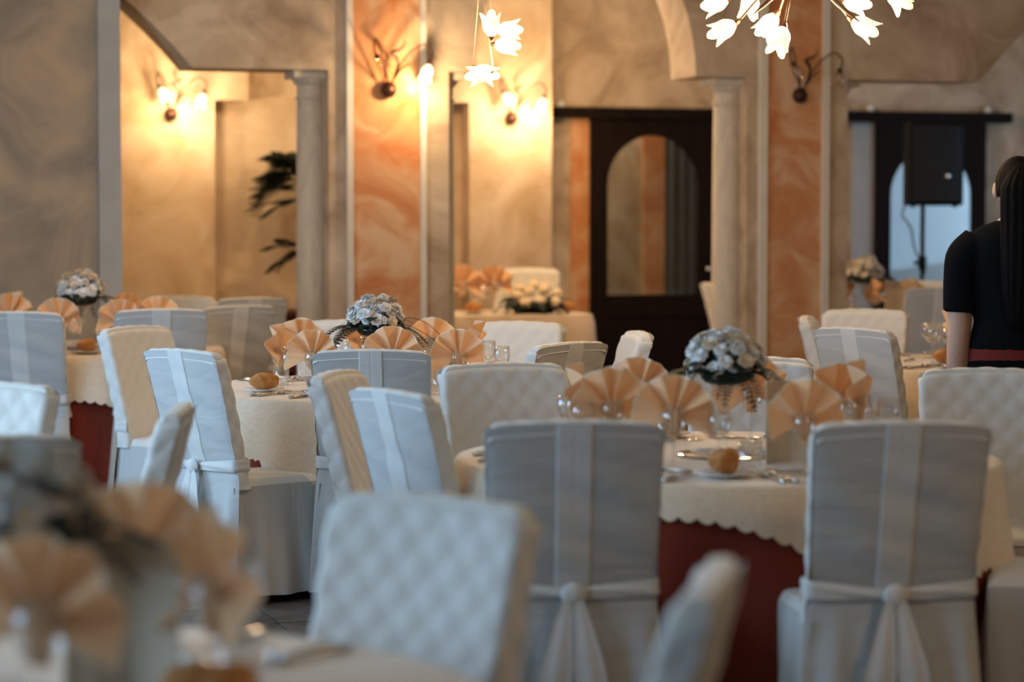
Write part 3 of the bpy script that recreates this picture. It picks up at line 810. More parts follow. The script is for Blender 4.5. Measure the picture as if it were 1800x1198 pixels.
def fan_mesh(seed, spread=108, pl=6):
    rnd = random.Random(seed); b = MB(); h = MB(); n = 96
    cuts = [0]
    for k in range(2 * pl): cuts.append(cuts[-1] + rnd.uniform(.6, 1.5) * (1.7 if k in (0, 2 * pl - 1) else 1))
    cuts = [c / cuts[-1] for c in cuts]; dep = [rnd.uniform(.7, 1.25) for _ in cuts]
    def fold(u):
        for k in range(2 * pl):
            if u <= cuts[k + 1] + 1e-9:
                f = (u - cuts[k]) / (cuts[k + 1] - cuts[k]); f = f * f * (3 - 2 * f) * .6 + f * .4
                s0 = (1 if k % 2 else -1) * dep[k]; s1 = (-1 if k % 2 else 1) * dep[k + 1]
                return s0 + (s1 - s0) * f
        return 0
    def pt(u, r):
        t = math.radians(-spread + 2 * spread * u); tri = fold(u); e_ = abs(2 * u - 1)
        y = .36 * tri * r * (1 - .35 * r / .12) + .16 * math.sin(u * 4 + seed) * r * r / .12
        rr = r * (1 - .012 * tri) * (1 + .05 * math.sin(seed + 3 * u))
        if r > .10: rr *= 1 + .02 * abs(math.sin(u * 40))
        return (rr * math.sin(t) * (1 - .04 * e_), y - .12 * r * e_ ** 2, rr * math.cos(t) - .16 * r * e_ ** 4)
    b.grid(lambda u, v: pt(u, .010 + .110 * v), n, 9)
    def tailf(u, v):
        a = 2 * PI * u; r = (.019 + .005 * math.cos(6 * a)) * (1 - .35 * v)
        return (r * math.cos(a), r * .7 * math.sin(a), .018 - .078 * v)
    b.grid(tailf, 42, 6, cu=True)
    def hemf(u, v):
        p = pt(u, .1185 + .006 * v); return (p[0], p[1] - .001, p[2])
    h.grid(hemf, n, 1)
    return b.me('fold', M['napkin']), h.me('hem', M['hem'])
FANS = [fan_mesh(3, 108, 5), fan_mesh(5, 102, 4), fan_mesh(8, 112, 5)]
def napkin(x, y, yaw, label, kind=0, z=ZT + .186 + .004, sc=1.0, lean=0):
    e = empty('napkin', (x, y, z), math.radians(yaw), sc); e.rotation_euler = (math.radians(lean), 0, math.radians(yaw))
    ob('fold', FANS[kind][0], e); ob('hem', FANS[kind][1], e)
    tag(e, label, 'napkin', 'fan-folded peach napkins')
def setting(x, y, yaw, where, kind=0, side=1, z0=ZT + .002, second=True, sc=1.0, lean=0):
    napkin(x, y, yaw, 'peach fan napkin ' + where, kind, z0 + .155 * sc, sc, lean)
    wine(x, y, 'stemmed glass holding the peach fan ' + where, z0, sc)

def fork_me():
    b = MB()
    b.tube([(0, -.10, .004), (0, -.06, .005), (0, 0, .004), (0, .035, .006)], [.006, .0065, .003, .003], 8)
    b.tube([(0, .035, .006), (0, .05, .007), (0, .062, .006)], [.003, .009, .010], 8)
    for k in (-1.5, -.5, .5, 1.5): b.tube([(k * .0052, .058, .006), (k * .0058, .085, .007), (k * .0055, .105, .010)], [.0024, .0021, .0014], 6)
    return b.me('fork', M['silver'])
def knife_me():
    b = MB(); b.tube([(0, -.11, .005), (0, -.06, .006), (0, -.01, .005), (0, 0, .004)], [.006, .008, .0065, .004], 8)
    b.prism([(-.004, 0), (.008, .004), (.010, .08), (.004, .115), (-.003, .12), (-.005, .06)], lambda a, z, k: (a, z, .003 + .0022 * k))
    return b.me('knife', M['silver'])
def spoon_me():
    b = MB(); b.tube([(0, -.08, .004), (0, -.04, .005), (0, .03, .004)], [.005, .005, .0028], 8); b.ell((0, .055, .006), (.017, .027, .005), 14, 8)
    return b.me('spoon', M['silver'])
FORK, KNIFE, SPOON = fork_me(), knife_me(), spoon_me()
PLATE = MB().lathe([(0, 0), (.045, 0), (.05, .004), (.083, .012), (.084, .0145), (.05, .008), (0, .006)], 32).me('bread_plate', M['china'])
def roll_me(seed):
    rnd = random.Random(seed); ps = [rnd.uniform(0, 6) for _ in range(4)]; b = MB()
    def fn(u, v):
        a = 2 * PI * u; p = PI * (v * .99 + .005)
        r = 1 + .07 * math.sin(3 * a + ps[0]) * math.sin(p) + .05 * math.sin(5 * p + ps[1]) - .16 * math.exp(-((a - PI / 2 * 1.0) / .16) ** 2) * math.sin(p)
        return (.062 * math.cos(p) * r, .042 * math.sin(p) * math.cos(a) * r, .036 + .036 * math.sin(p) * math.sin(a) * r)
    b.grid(fn, 28, 18, cu=True)
    return b.me('bread_roll', M['bread'])
ROLLS = [roll_me(1), roll_me(4)]
def flat(me, name, x, y, yaw, label, cat, group, z=ZT + .003):
    return tag(ob(name, me, None, (x, y, z), math.radians(yaw)), label, cat, group)
def cover(T_, key, where, bread=True, second=True, tum=True, k=0):
    P, f = CHAIRS[key]; d = Vector((P.x - T_[0], P.y - T_[1], 0)).normalized(); tn = Vector((-d.y, d.x, 0))
    c = Vector((T_[0], T_[1], 0)); yaw = math.degrees(math.atan2(d.x, -d.y))   # local +Y points to the table centre
    def q(r, t): v = c + d * r + tn * t; return v.x, v.y
    flat(FORK, 'fork', *q(.655, -.085), yaw + 2, 'steel fork ' + where, 'fork', 'steel forks')
    flat(FORK, 'fork', *q(.655, -.115), yaw - 2, 'second steel fork ' + where, 'fork', 'steel forks')
    flat(KNIFE, 'knife', *q(.655, .09), yaw + 1, 'steel knife ' + where, 'knife', 'steel knives')
    flat(SPOON, 'spoon', *q(.50, .0), yaw + 80, 'dessert spoon ' + where, 'spoon', 'dessert spoons')
    if bread:
        x, y = q(.56, -.22); flat(PLATE, 'bread_plate', x, y, 0, 'white bread plate ' + where, 'plate', 'bread plates')
        flat(ROLLS[k % 2], 'bread_roll', x, y, 25 + 40 * k, 'crusty bread roll ' + where, 'bread', 'bread rolls', ZT + .011)
    if second: x, y = q(.46, .14); wine(x, y, 'empty wine glass ' + where, sc=.95)
    if tum: x, y = q(.42, .22); tumbler(x, y, 'water tumbler ' + where)
W1 = {'A': 'by the bow-backed chair left of the red skirt', 'B': 'by the bow-backed chair right of the red skirt', 'J': 'by the seat cut off at the picture edge', 'I': 'by the quilted chair before the woman',
      'K': 'by the quilted chair behind the tall vase', 'C': 'by the quilted chair behind the left bow', 'D': 'by the sideways quilted chair', 'E': 'by the angled blue-lit chair'}
for i, (k, wv) in enumerate(W1.items()): cover(T1, k, wv, True, True, True, i)
for k, px, Y, yaw, kd, sc, ln in (('A', 1185, 6.80, -6, 0, 1.0, 0), ('B', 1415, 6.72, 6, 1, .95, 0), ('E', 1076, 7.06, 22, 2, 1.0, 0), ('D', 1016, 7.18, 72, 1, 1.0, 0),
                              ('C', 1122, 7.62, -8, 0, 1.0, 0), ('K', 1322, 7.66, 20, 2, 1.0, 0), ('I', 1468, 7.35, 30, 0, 1.0, 0), ('J', 1512, 7.10, 68, 1, 1.05, 0)):
    setting(xat(px, Y), Y, yaw, W1[k], kd, sc=sc, lean=ln)
W2 = {'c315': 'by the blue-lit chair with the long skirt', 'c652': 'by the plain chair below the fern bouquet', 'c225': 'by the grey-sided quilted chair', 'c605': 'by the quilted chair behind the fern bouquet',
      'c912': 'by the quilted chair before the rose table', 'c1000': 'by the peach-lit plain chair', 'c1126': 'by the edge-on chair before the dark door'}
for i, (k, wv) in enumerate(W2.items()): cover(T2, k, wv, True, True, True, i)
for k, px, Y, yaw, kd in (('c315', 549, 9.78, -8, 0), ('c652', 690, 9.66, -5, 0), ('c225', 491, 9.95, 62, 1), ('c605', 527, 10.55, 35, 2), ('c1000', 806, 9.75, 8, 2), ('c912', 757, 10.55, 5, 1), ('c1126', 833, 10.4, 78, 0)):
    setting(xat(px, Y), Y, yaw, W2[k], kd, sc={'c315': .92, 'c652': 1.0, 'c1000': .92}.get(k, .95))
setting(xat(630, 10.6), 10.6, 60, 'between the fern bouquet and the quilted chair', 1)
W3 = {'R': 'by the grey chair at the picture edge', 'S': 'by the taupe chair before the honey wall', 'U': 'by the tan chair near the stone column', 'T': 'by the faint chair under the honey wall'}
for i, (k, wv) in enumerate(W3.items()): cover(T3, k, wv, i < 2, True, False, i)
for k, px, Y, yaw, kd in (('R', 103, 12.6, 10, 2), ('S', 211, 12.55, -6, 0), ('U', 276, 12.75, 4, 1), ('T', 222, 13.3, 15, 2)):
    setting(xat(px, Y), Y, yaw, W3[k], kd, sc=1.0)
setting(xat(14, 12.7), 12.7, 25, 'at the picture edge above the grey chair', 0, sc=1.1)
setting(xat(32, 13.0), 13.0, 75, 'edge-on beside the shaded pier table edge', 1, sc=1.05)
W4 = {'L': 'by the blue-grey chair with the bright band', 'M': 'by the edge-on chair at the terracotta pillar', 'N': 'by the cream chair behind the banded one'}
for i, (k, wv) in enumerate(W4.items()): cover(T4, k, wv, False, i != 1, False, i)
wine(xat(1641, 11.35), 11.35, 'clear wine glass beside the bare arm of the woman', sc=1.08)
setting(xat(1672, 11.3), 11.3, 80, 'half hidden by the bare arm of the woman', 1)
flat(PLATE, 'bread_plate', xat(1662, 11.45), 11.45, 0, 'white bread plate under the roll by the bare arm', 'plate', 'bread plates')
flat(ROLLS[0], 'bread_roll', xat(1662, 11.45), 11.45, 30, 'crusty bread roll beside the bare arm of the woman', 'bread', 'bread rolls', ZT + .011)
# foreground table
for k, px, Y, yaw, kd, sc, wv in ((0, 62, 3.36, -8, 0, 1.05, 'whitest and largest in the blurred foreground'), (1, 236, 3.93, 6, 1, 1.05, 'behind the blurred menu card'), (2, 372, 3.60, -48, 2, 1.05, 'beside the blurred menu card')):
    setting(xat(px, Y), Y, yaw, wv, kd, sc=sc)
cover(T6, 'G', 'by the large blurred quilted chair', False, False, False)
tumbler(xat(425, 3.62), 3.62, 'blurred water tumbler beside the foreground bread rolls')
wine(xat(150, 3.42), 3.42, 'blurred wine glass in front of the menu card')
tumbler(xat(20, 3.42), 3.30, 'blurred tumbler under the largest napkin fan')
wine(xat(415, 3.75), 3.75, 'blurred wine glass behind the foreground bread rolls')
flat(PLATE, 'bread_plate', xat(375, 3.50), 3.50, 0, 'blurred bread plate in the foreground', 'plate', 'bread plates')
flat(ROLLS[0], 'bread_roll', xat(335, 3.50), 3.50, 70, 'smaller blurred bread roll on the foreground plate', 'bread', 'bread rolls', ZT + .011)
flat(ROLLS[1], 'bread_roll', xat(395, 3.49), 3.49, 60, 'larger blurred bread roll on the foreground plate', 'bread', 'bread rolls', ZT + .011)
# far table beneath the loudspeaker
for k, px, Y, yaw, kd, wv in ((0, 1490, 16.7, 55, 1, 'peeping from behind the pillar edge'), (1, 1546, 16.85, 12, 0, 'between the far bouquet and its card'), (2, 1600, 16.6, 20, 2, 'below the loudspeaker pole'), (3, 1540, 16.55, 85, 1, 'hanging narrow below the far bouquet')):
    setting(xat(px, Y), Y, yaw, wv, kd, sc=.95)
wine(xat(1604, 16.45), 16.45, 'small bluish glass in front of the fan below the pole')
tumbler(xat(1503, 16.5), 16.5, 'small tumbler beside the pillar edge on the far table')
flat(ROLLS[1], 'bread_roll', xat(1618, 16.5), 16.5, 20, 'bread roll on the far table beside the beige chair', 'bread', 'bread rolls')

# ---- vases and bouquets
VASE = [MB().lathe([(.006, .165), (.012, .172), (.105, .262), (.1035, .262), (.012, .178), (0, .177)], 32).me('bowl', M['glass']),
        MB().lathe([(.010, .006), (.007, .02), (.006, .10), (.007, .165)], 14).me('stem', M['glass']),
        MB().lathe([(0, 0), (.060, 0), (.061, .002), (.03, .006), (.010, .012), (0, .012)], 28).me('foot', M['glass'])]
def ruffle(name, m, seed, f=9, am=.16, sub_=3):
    rnd = random.Random(seed); p = [rnd.uniform(0, 6) for _ in range(6)]
    bm = bmesh.new(); bmesh.ops.create_icosphere(bm, subdivisions=sub_, radius=1)
    for v in bm.verts:
        c = v.co.normalized()
        if am < .2: k = math.sin(f * c.x + p[0]) * math.sin(f * c.y + p[1]) + math.sin(f * 1.3 * c.z + p[2]) * math.sin(f * c.x * 1.2 + p[3])
        else: k = 1.6 * abs(math.sin(f * .6 * (c.x + .5 * c.z) + p[0] + 2 * math.sin(3 * c.y + p[4]))) * abs(math.sin(f * .6 * (c.y - .4 * c.z) + p[1] + 2 * math.sin(3 * c.x))) + .5 * abs(math.sin(f * c.z + p[2])) - .7
        v.co = c * (1 + am * k * .6) ; v.co.z *= .85
    m_ = bpy.data.meshes.new(name); bm.to_mesh(m_); bm.free(); m_.polygons.foreach_set('use_smooth', [True] * len(m_.polygons)); m_.materials.append(m); return m_
def carnation(name, m, seed):       # frilled flower of curling petals, axis +Z, radius about 1
    rnd = random.Random(seed); b = MB()
    for lay, (tilt, cnt, L_) in enumerate(((.35, 5, .85), (.75, 6, .95), (1.15, 7, 1.0), (1.55, 7, .95))):
        for k in range(cnt):
            a = 2 * PI * k / cnt + lay * .5 + rnd.uniform(-.2, .2); ph = rnd.uniform(0, 6); l = L_ * rnd.uniform(.85, 1.1)
            def fn(u, v):
                w_ = (u - .5) * 2; half = (.12 + .42 * v) * l
                t = tilt + .35 * v; r = l * v
                x, z = r * math.sin(t), r * math.cos(t)
                fr = .10 * v * v * math.sin(u * 16 + ph)
                x += fr * math.cos(t); z += -fr * math.sin(t) + .06 * (1 if v > .9 else 0) * math.sin(u * 24 + ph)
                y = w_ * half
                return (x * math.cos(a) - y * math.sin(a), x * math.sin(a) + y * math.cos(a), z - .15)
            b.grid(fn, 7, 4)
    b.ell((0, 0, -.1), (.42, .42, .38), 8, 6)
    return b.me(name, m)
BLOOM = [carnation('bloom', M['bloom'], 1), carnation('bloom', M['bloom'], 2)]
BLOOM_P = carnation('bloom', M['rose'], 3)
def frond_me(n=14, L_=.17, wid=.050, droop=.07):
    b = MB(); P = lambda t: Vector((0, L_ * t, .018 * math.sin(PI * t) - droop * t * t))
    b.tube([P(i / 10) for i in range(11)], [.0016] * 11, 5)
    for i in range(n):
        t = .10 + .88 * i / n; p = P(t); w_ = wid * math.sin(PI * (.18 + .78 * t)) ** .8 * (1 - .35 * t)
        for s_ in (-1, 1):
            tip = p + Vector((s_ * w_, .012, -.006)); d = (tip - p); n_ = Vector((0, .0100, 0)); up = Vector((0, 0, .0016))
            m1 = p + d * .45
            b.add([p - n_ * .4, m1 - n_, tip, m1 + n_, p + n_ * .4, m1 + up * 1.5], [(0, 1, 5), (1, 2, 5), (2, 3, 5), (3, 4, 5), (4, 0, 5), (0, 4, 3, 2, 1)])
    return b.me('fern_frond', M['leaf'], False)
FROND = frond_me()
LEAF = MB().grid(lambda u, v: ((u - .5) * 2 * .030 * math.sin(PI * min(.97, .06 + .94 * v)), .10 * v, .02 * math.sin(PI * v) - .03 * v * v - .006 * abs(u - .5)), 4, 8).me('leaf', M['leaf'])
FOAM = MB().ell((0, 0, .235), (.078, .078, .032), 20, 10).me('foam', M['leaf'])
def bouquet(x, y, which, seed, z=ZT + .002, nb=64, twigs=False, sc=1.0):
    e = empty('vase', (x, y, z), 0, sc)
    for nme, me in zip(('bowl', 'stem', 'foot'), VASE): ob(nme, me, e)
    tag(e, 'tall clear glass stem vase ' + which, 'vase', 'stem vases')
    rnd = random.Random(seed)
    f = empty('bouquet', (x, y, z), rnd.uniform(0, 6), sc)
    ob('foam', FOAM, f)
    for i in range(nb):                         # dome of small white blooms
        k = (i + .5) / nb; el = math.asin(1 - k * .93); a = i * 2.39996
        r = Vector((math.cos(el) * math.cos(a) * .105, math.cos(el) * math.sin(a) * .105, .268 + .102 * math.sin(el)))
        r *= 1; r += Vector((rnd.uniform(-.012, .012), rnd.uniform(-.012, .012), rnd.uniform(-.030, .012)))
        ob('bloom', BLOOM_P if rnd.random() < .22 else BLOOM[i % 2], f, r, rot=(r - Vector((0, 0, .20))).to_track_quat('Z', 'Y').to_euler(), sc=rnd.uniform(.020, .030))
    for i in range(11):
        a = 2 * PI * i / 11 + rnd.uniform(-.2, .2)
        ob('fern_frond', FROND, f, (.055 * math.cos(a), .055 * math.sin(a), .245), rot=(rnd.uniform(-.22, .12), 0, a - PI / 2), sc=rnd.uniform(.85, 1.25))
    for i in range(12):
        a = 2 * PI * i / 12 + rnd.uniform(-.2, .2)
        ob('leaf', LEAF, f, (.05 * math.cos(a), .05 * math.sin(a), .250 + rnd.uniform(-.01, .02)), rot=(rnd.uniform(-.1, .4), 0, a - PI / 2), sc=rnd.uniform(.8, 1.1))
    for i in range(5):
        a = rnd.uniform(0, 6.28)
        ob('leaf', LEAF, f, (.06 * math.cos(a), .06 * math.sin(a), .300), rot=(rnd.uniform(.6, 1.0), 0, a - PI / 2), sc=.55)
    if twigs:
        f.rotation_euler = (0, 0, 0)
        for p in ([(.05, 0, .26), (.14, -.02, .285), (.21, -.03, .265), (.27, -.03, .215)], [(.06, 0, .25), (.13, -.02, .255), (.19, -.03, .23), (.25, -.03, .19)], [(-.06, 0, .24), (-.15, -.02, .20), (-.20, -.03, .17), (-.24, -.03, .15)]):
            ob('twig', MB().tube(smooth_path(p, 16), .0012, 5).me('twig', M['leaf']), f)
    tag(f, 'white flower dome with dark fern leaves ' + which, 'bouquet', 'white table bouquets')
bouquet(xat(1277, 7.25), 7.25, 'standing on the mirror plate', 11)
bouquet(xat(660, 10.0), 10.0, 'behind the plain chair with the centre seam', 12, twigs=True)
bouquet(xat(143, 12.85), 12.85, 'against the shaded pier', 13, sc=1.08)
bouquet(xat(32, 3.66), 3.66, 'blurred at the picture edge', 14)
bouquet(xat(1520, 16.75), 16.75, 'on the far table beside the pillar edge', 15, nb=50, sc=1.1)
for x, y, lb in ((xat(1277, 7.25), 7.25, 'round mirror plate under the tall vase with glasses around'), (xat(660, 10.0), 10.0, 'round mirror plate under the fern bouquet'), (xat(143, 12.85), 12.85, 'round mirror plate on the table by the shaded pier')):
    tag(ob('mirror_plate', MB().lathe([(0, 0), (.148, 0), (.150, .003), (.146, .0055), (0, .006)], 48).me('mirror_plate', M['mirror'], True, 40), None, (x, y, ZT + .002)), lb, 'plate', 'mirror plates')
for o in [o for o in bpy.data.objects if o.type == 'EMPTY' and o.name.split('.')[0] in ('vase', 'bouquet')]:
    if abs(o.location.y - 7.25) < .01 or abs(o.location.y - 10.0) < .01 or abs(o.location.y - 12.85) < .01: o.location.z += .0055

# ---- menu cards
def card(px, Y, yaw, label, w_=.115, h=.235):
    e = empty('menu_card', (xat(px, Y), Y, ZT + .002), math.radians(yaw))
    th = .0015
    def leafm(name, sgn, z0, z1, m, out):
        # two leaves of a card standing like an open book, spine towards the back
        a = math.radians(62); dx, dy = math.cos(a), math.sin(a)
        b = MB(); n_ = Vector((-dy * sgn, -dx, 0)) * 0
        p0 = Vector((0, 0, 0)); p1 = Vector((sgn * w_ * .86, -w_ * .5, 0)); d = (p1 - p0).normalized(); nn = Vector((-d.y, d.x, 0)) * (th + out)
        vs = [p + s_ * nn + Vector((0, 0, z)) for z in (z0, z1) for p in (p0, p1) for s_ in (-1, 1)]
        b.add(vs, [(0, 1, 3, 2), (4, 6, 7, 5), (0, 4, 5, 1), (2, 3, 7, 6), (0, 2, 6, 4), (1, 5, 7, 3)])
        return ob(name, b.me(name, m, False), e)
    for s_ in (-1, 1):
        leafm('leaf', s_, 0, h, M['card'], 0); leafm('band', s_, h * .78, h - .002, M['card_band'], .0012)
    tag(e, label, 'menu card', 'standing menu cards')
card(1388, 7.05, 12, 'cream menu card standing behind the front fan, beside the mirror plate', .10, .24)
card(752, 10.1, 4, 'peach menu card with embossed band behind two fan napkins', .10, .205)
card(222, 3.72, -4, 'blurred cream menu card in the foreground', .105, .235)
card(1580, 16.55, 5, 'tan menu card on the far table below the speaker pole', .13, .25)

# ================================================================== ROSE TABLE (long table behind the arcade)
zt8 = ZT + .02
a0, a1 = uu(640, 2.0), uu(1048, 1.55)
def lt(u, n, z): return wp(u, n, z)
e = empty('long_table', wp((a0 + a1) / 2, 2.0, 0), PHI); inv = Matrix.Translation(-Vector((0, 0, 0)))
lw = (a1 - a0) / 2
ob('tabletop', MB().box(-lw + .01, lw - .01, -.41, .41, zt8 - .04, zt8 - .006).me('tabletop', M['dark_wood'], False), e)
for sx in (-1, 1):
    for sy in (-1, 1): ob('leg', MB().box(sx * (lw - .12) - .03, sx * (lw - .12) + .03, sy * .32 - .03, sy * .32 + .03, 0, zt8 - .04).me('leg', M['dark_wood'], False), e)
tag(e, 'long wooden table under the cloth with the roses', 'table')
b = MB(); per = []
def rr_pt(d):
    return d
def l_path(u, grow):
    A, B, rc = lw + grow, .425 + grow, .05 + grow
    seg = [('l', 2 * (A - rc)), ('c', rc * PI / 2), ('l', 2 * (B - rc)), ('c', rc * PI / 2)] * 2
    tot = sum(s_[1] for s_ in seg); d = u * tot
    x, y, ang = -(A - rc), -B, 0.0
    for k, l in seg:
        if d <= l or k == 'end':
            if k == 'l': return x + math.cos(ang) * d, y + math.sin(ang) * d, tot
            t = d / rc
            cx_, cy_ = x - math.sin(ang) * rc, y + math.cos(ang) * rc
            return cx_ + math.sin(ang + t) * rc, cy_ - math.cos(ang + t) * rc, tot
        d -= l
        if k == 'l': x += math.cos(ang) * l; y += math.sin(ang) * l
        else:
            cx_, cy_ = x - math.sin(ang) * rc, y + math.cos(ang) * rc; ang += PI / 2
            x, y = cx_ + math.sin(ang) * rc, cy_ - math.cos(ang) * rc
    return -(A - rc), -B, tot
def cl8(u, v):
    g = .0 + .012 * (1 - math.exp(-v * 30)) + v * (.07 + .030 * math.sin(u * 2 * PI * 22) + .02 * math.sin(u * 2 * PI * 37 + 1))
    x, y, _ = l_path(u % 1, g); return (x, y, zt8 - v * (zt8 - .04))
b.grid(cl8, 240, 12, cu=True)
b.add([(l_path(i / 80, 0)[0], l_path(i / 80, 0)[1], zt8) for i in range(80)], [tuple(range(80))])
o = ob('tablecloth', b.me('tablecloth', M['damask'], True, 60), None, wp((a0 + a1) / 2, 2.0, 0), PHI)
tag(o, 'cream damask cloth hanging to the floor from the rose table', 'tablecloth', 'cream over cloths')
ROSE = ruffle('rose', M['rose'], 5, 5, .10)
rp = at(940, 548, wp(uu(940, 1.85), 1.85, 0).y)
f = empty('rose_arrangement', (rp.x, rp.y, zt8 + .002), PHI)
ob('foam', MB().ell((0, 0, .035), (.17, .08, .05), 20, 10).me('foam', M['leaf']), f)
rnd = random.Random(4)
for x, y, z in ((-.10, -.09, .075), (.0, -.12, .085), (.115, -.10, .08), (.05, -.05, .155), (.15, -.04, .135), (-.05, -.04, .15), (-.13, -.02, .12), (.0, .02, .19), (.09, .04, .175), (-.09, .05, .165)):
    ob('rose', ROSE, f, (x, y, z), rot=(rnd.uniform(-.4, .4), rnd.uniform(-.4, .4), rnd.uniform(0, 6)), sc=.040)
for i in range(26):
    a = 2 * PI * i / 26 + rnd.uniform(-.15, .15)
    ob('leaf', LEAF, f, (.13 * math.cos(a), .06 * math.sin(a), .05 + rnd.uniform(0, .05)), rot=(rnd.uniform(-.2, .5), 0, a - PI / 2), sc=rnd.uniform(1.0, 1.5))
for a in (-1.0, -.55, -2.3, -2.7, -1.6, .2, 2.9):
    ob('fern_frond', FROND, f, (.13 * math.cos(a), .07 * math.sin(a), .05), rot=(rnd.uniform(-.3, 0), 0, a - PI / 2), sc=1.15)
tag(f, 'low arrangement of round cream roses with dark leaves on the long table', 'bouquet')
zz8 = zt8 + .002
def n_at(px, n): p = wp(uu(px, n), n, 0); return p.x, p.y
for px, n, yaw, kd, wv in ((812, 2.1, 20, 2, 'partly hidden by the pillar on the rose table'), (868, 2.1, 16, 0, 'standing whole on the rose table')):
    x, y = n_at(px, n); setting(x, y, yaw, wv, kd, z0=zz8, sc=1.2)
x, y = n_at(850, 1.95); wine(x, y, 'empty wine glass beside the roses on the long table', zz8)
x, y = n_at(832, 1.85)
flat(PLATE, 'bread_plate', x, y, 0, 'white bread plate under the roll on the rose table', 'plate', 'bread plates', zz8)
flat(ROLLS[0], 'bread_roll', x, y, 10, 'golden bread roll on the rose table', 'bread', 'bread rolls', zz8 + .009)
x, y = n_at(998, 2.0); flat(ROLLS[1], 'bread_roll', x, y, 10, 'orange bread roll at the leafy end of the roses', 'bread', 'bread rolls', zz8)
x, y = n_at(836, 2.05); tumbler(x, y, 'water tumbler between the two fans of the rose table', zz8)

# ================================================================== LOUDSPEAKER
sy = 18.3; sp0 = at(1634, 288, sy)
e = empty('loudspeaker', (sp0.x, sp0.y, sp0.z - .315), math.radians(8), 1.16)
bm = bmesh.new(); bmesh.ops.create_cube(bm, size=1)
for v in bm.verts:
    v.co.x *= .37 * (1 if v.co.y < 0 else .72); v.co.y *= .30; v.co.z = v.co.z * .545 + .2725
bmesh.ops.bevel(bm, geom=bm.edges[:], offset=.022, segments=3, affect='EDGES', profile=.6)
m_ = bpy.data.meshes.new('cabinet'); bm.to_mesh(m_); bm.free(); m_.materials.append(M['black']); ob('cabinet', m_, e)
ob('grille', MB().grid(lambda u, v: ((u - .5) * .325, -.152 - .010 * math.sin(PI * u) ** .6, .03 + .485 * v), 14, 4).me('grille', M['grille']), e)
ob('badge', MB().lathe([(0, 0), (.016, 0), (.016, .003), (0, .004)], 16).me('badge', M['chrome']), e, (.07, -.162, .19), rot=(PI / 2, 0, 0))
for s_ in (-1, 1): ob('foot', MB().lathe([(0, -.012), (.014, -.012), (.016, 0), (0, 0)], 12).me('foot', M['black']), e, (s_ * .14, -.10, 0))
ob('cable', MB().tube(smooth_path([(-.14, .02, .03), (-.175, .02, -.06), (-.12, .01, -.14), (-.10, 0, -.26), (-.06, 0, -.36), (-.02, 0, -.44)], 30), .006, 6).me('cable', M['black']), e)
tag(e, 'black loudspeaker on a pole before the pale arched door', 'loudspeaker')
zs = sp0.z - .315
e = empty('speaker_stand', (sp0.x - .045, sp0.y + .02, 0))
ob('pole', MB().tube([(0, 0, .25), (0, 0, zs + .04)], .0175, 12).me('pole', M['black']), e)
ob('collar', MB().tube([(0, 0, zs - .48), (0, 0, zs - .38)], .032, 12).me('collar', M['black']), e)
ob('knob', MB().tube([(0, 0, zs - .43), (-.065, -.01, zs - .43)], .014, 8).me('knob', M['black']), e)
for k in range(3):
    a = 2 * PI * k / 3 + .5; lg = ob('leg', MB().tube([(0, 0, .75), (.48 * math.cos(a), .48 * math.sin(a), .02)], .012, 8).me('leg', M['black']), e)
    ob('brace', MB().tube([(0, 0, .30), (.24 * math.cos(a), .24 * math.sin(a), .385)], .008, 8).me('brace', M['black']), e)
tag(e, 'black tripod pole carrying the loudspeaker', 'speaker stand')

# ================================================================== PALM AND SIDEBOARD in the recess
pb = wp(uu(545, NR - .55), NR - .40, 0)
e = empty('potted_palm', (pb.x, pb.y, 0))
ob('pot', MB().lathe([(0, 0), (.14, 0), (.18, .30), (.19, .32), (.17, .33), (.16, .30), (0, .29)], 24).me('pot', M['red_wood'], True, 40), e)
ob('trunk', MB().tube(smooth_path([(0, 0, .28), (.03, -.01, .8), (.0, -.02, 1.3), (.01, -.02, 1.80)], 12), [.030] * 4 + [.024] * 9, 8).me('trunk', M['bronze']), e)
def palm_frond(base, d, L_, droop, n=26, w0=.20):
    b = MB(); d = Vector(d).normalized(); sd = d.cross(Vector((0, 0, 1))).normalized()
    P = lambda t: Vector(base) + d * L_ * t + Vector((0, 0, -droop * t * t))
    b.tube([P(i / 10) for i in range(11)], [.006 - .0004 * i for i in range(11)], 5)
    for i in range(n):
        t = .12 + .88 * i / n; p = P(t); w_ = w0 * (1 - .55 * t)
        for s_ in (-1, 1):
            tip = p + (sd * s_ * .55 + d * .75 + Vector((0, 0, -.28))).normalized() * w_
            dd = tip - p; n_ = d * .011; m1 = p + dd * .4
            b.add([p, m1 - n_, tip, m1 + n_, m1 + Vector((0, 0, .004)), m1 - Vector((0, 0, .002))], [(0, 1, 4), (1, 2, 4), (2, 3, 4), (3, 0, 4), (0, 5, 1), (1, 5, 2), (2, 5, 3), (3, 5, 0)])
    return b.me('frond', M['leaf'], False)
rnd = random.Random(9)
zb = at(500, 330, pb.y).z
for i in range(22):
    a = 2 * PI * i / 11 + .3
    ob('frond', palm_frond((0, 0, 1.66 + rnd.uniform(0, .16)), (math.cos(a), math.sin(a) * .55 - .1, rnd.uniform(.2, 1.2)), rnd.uniform(.32, .46), rnd.uniform(.22, .42), 30, .22), e)
for i in range(7):
    a = 2 * PI * i / 7 + .2
    ob('frond', palm_frond((0, 0, 1.17), (math.cos(a), math.sin(a) * .55 - .1, rnd.uniform(.0, .7)), rnd.uniform(.18, .26), .16, 14, .10), e)
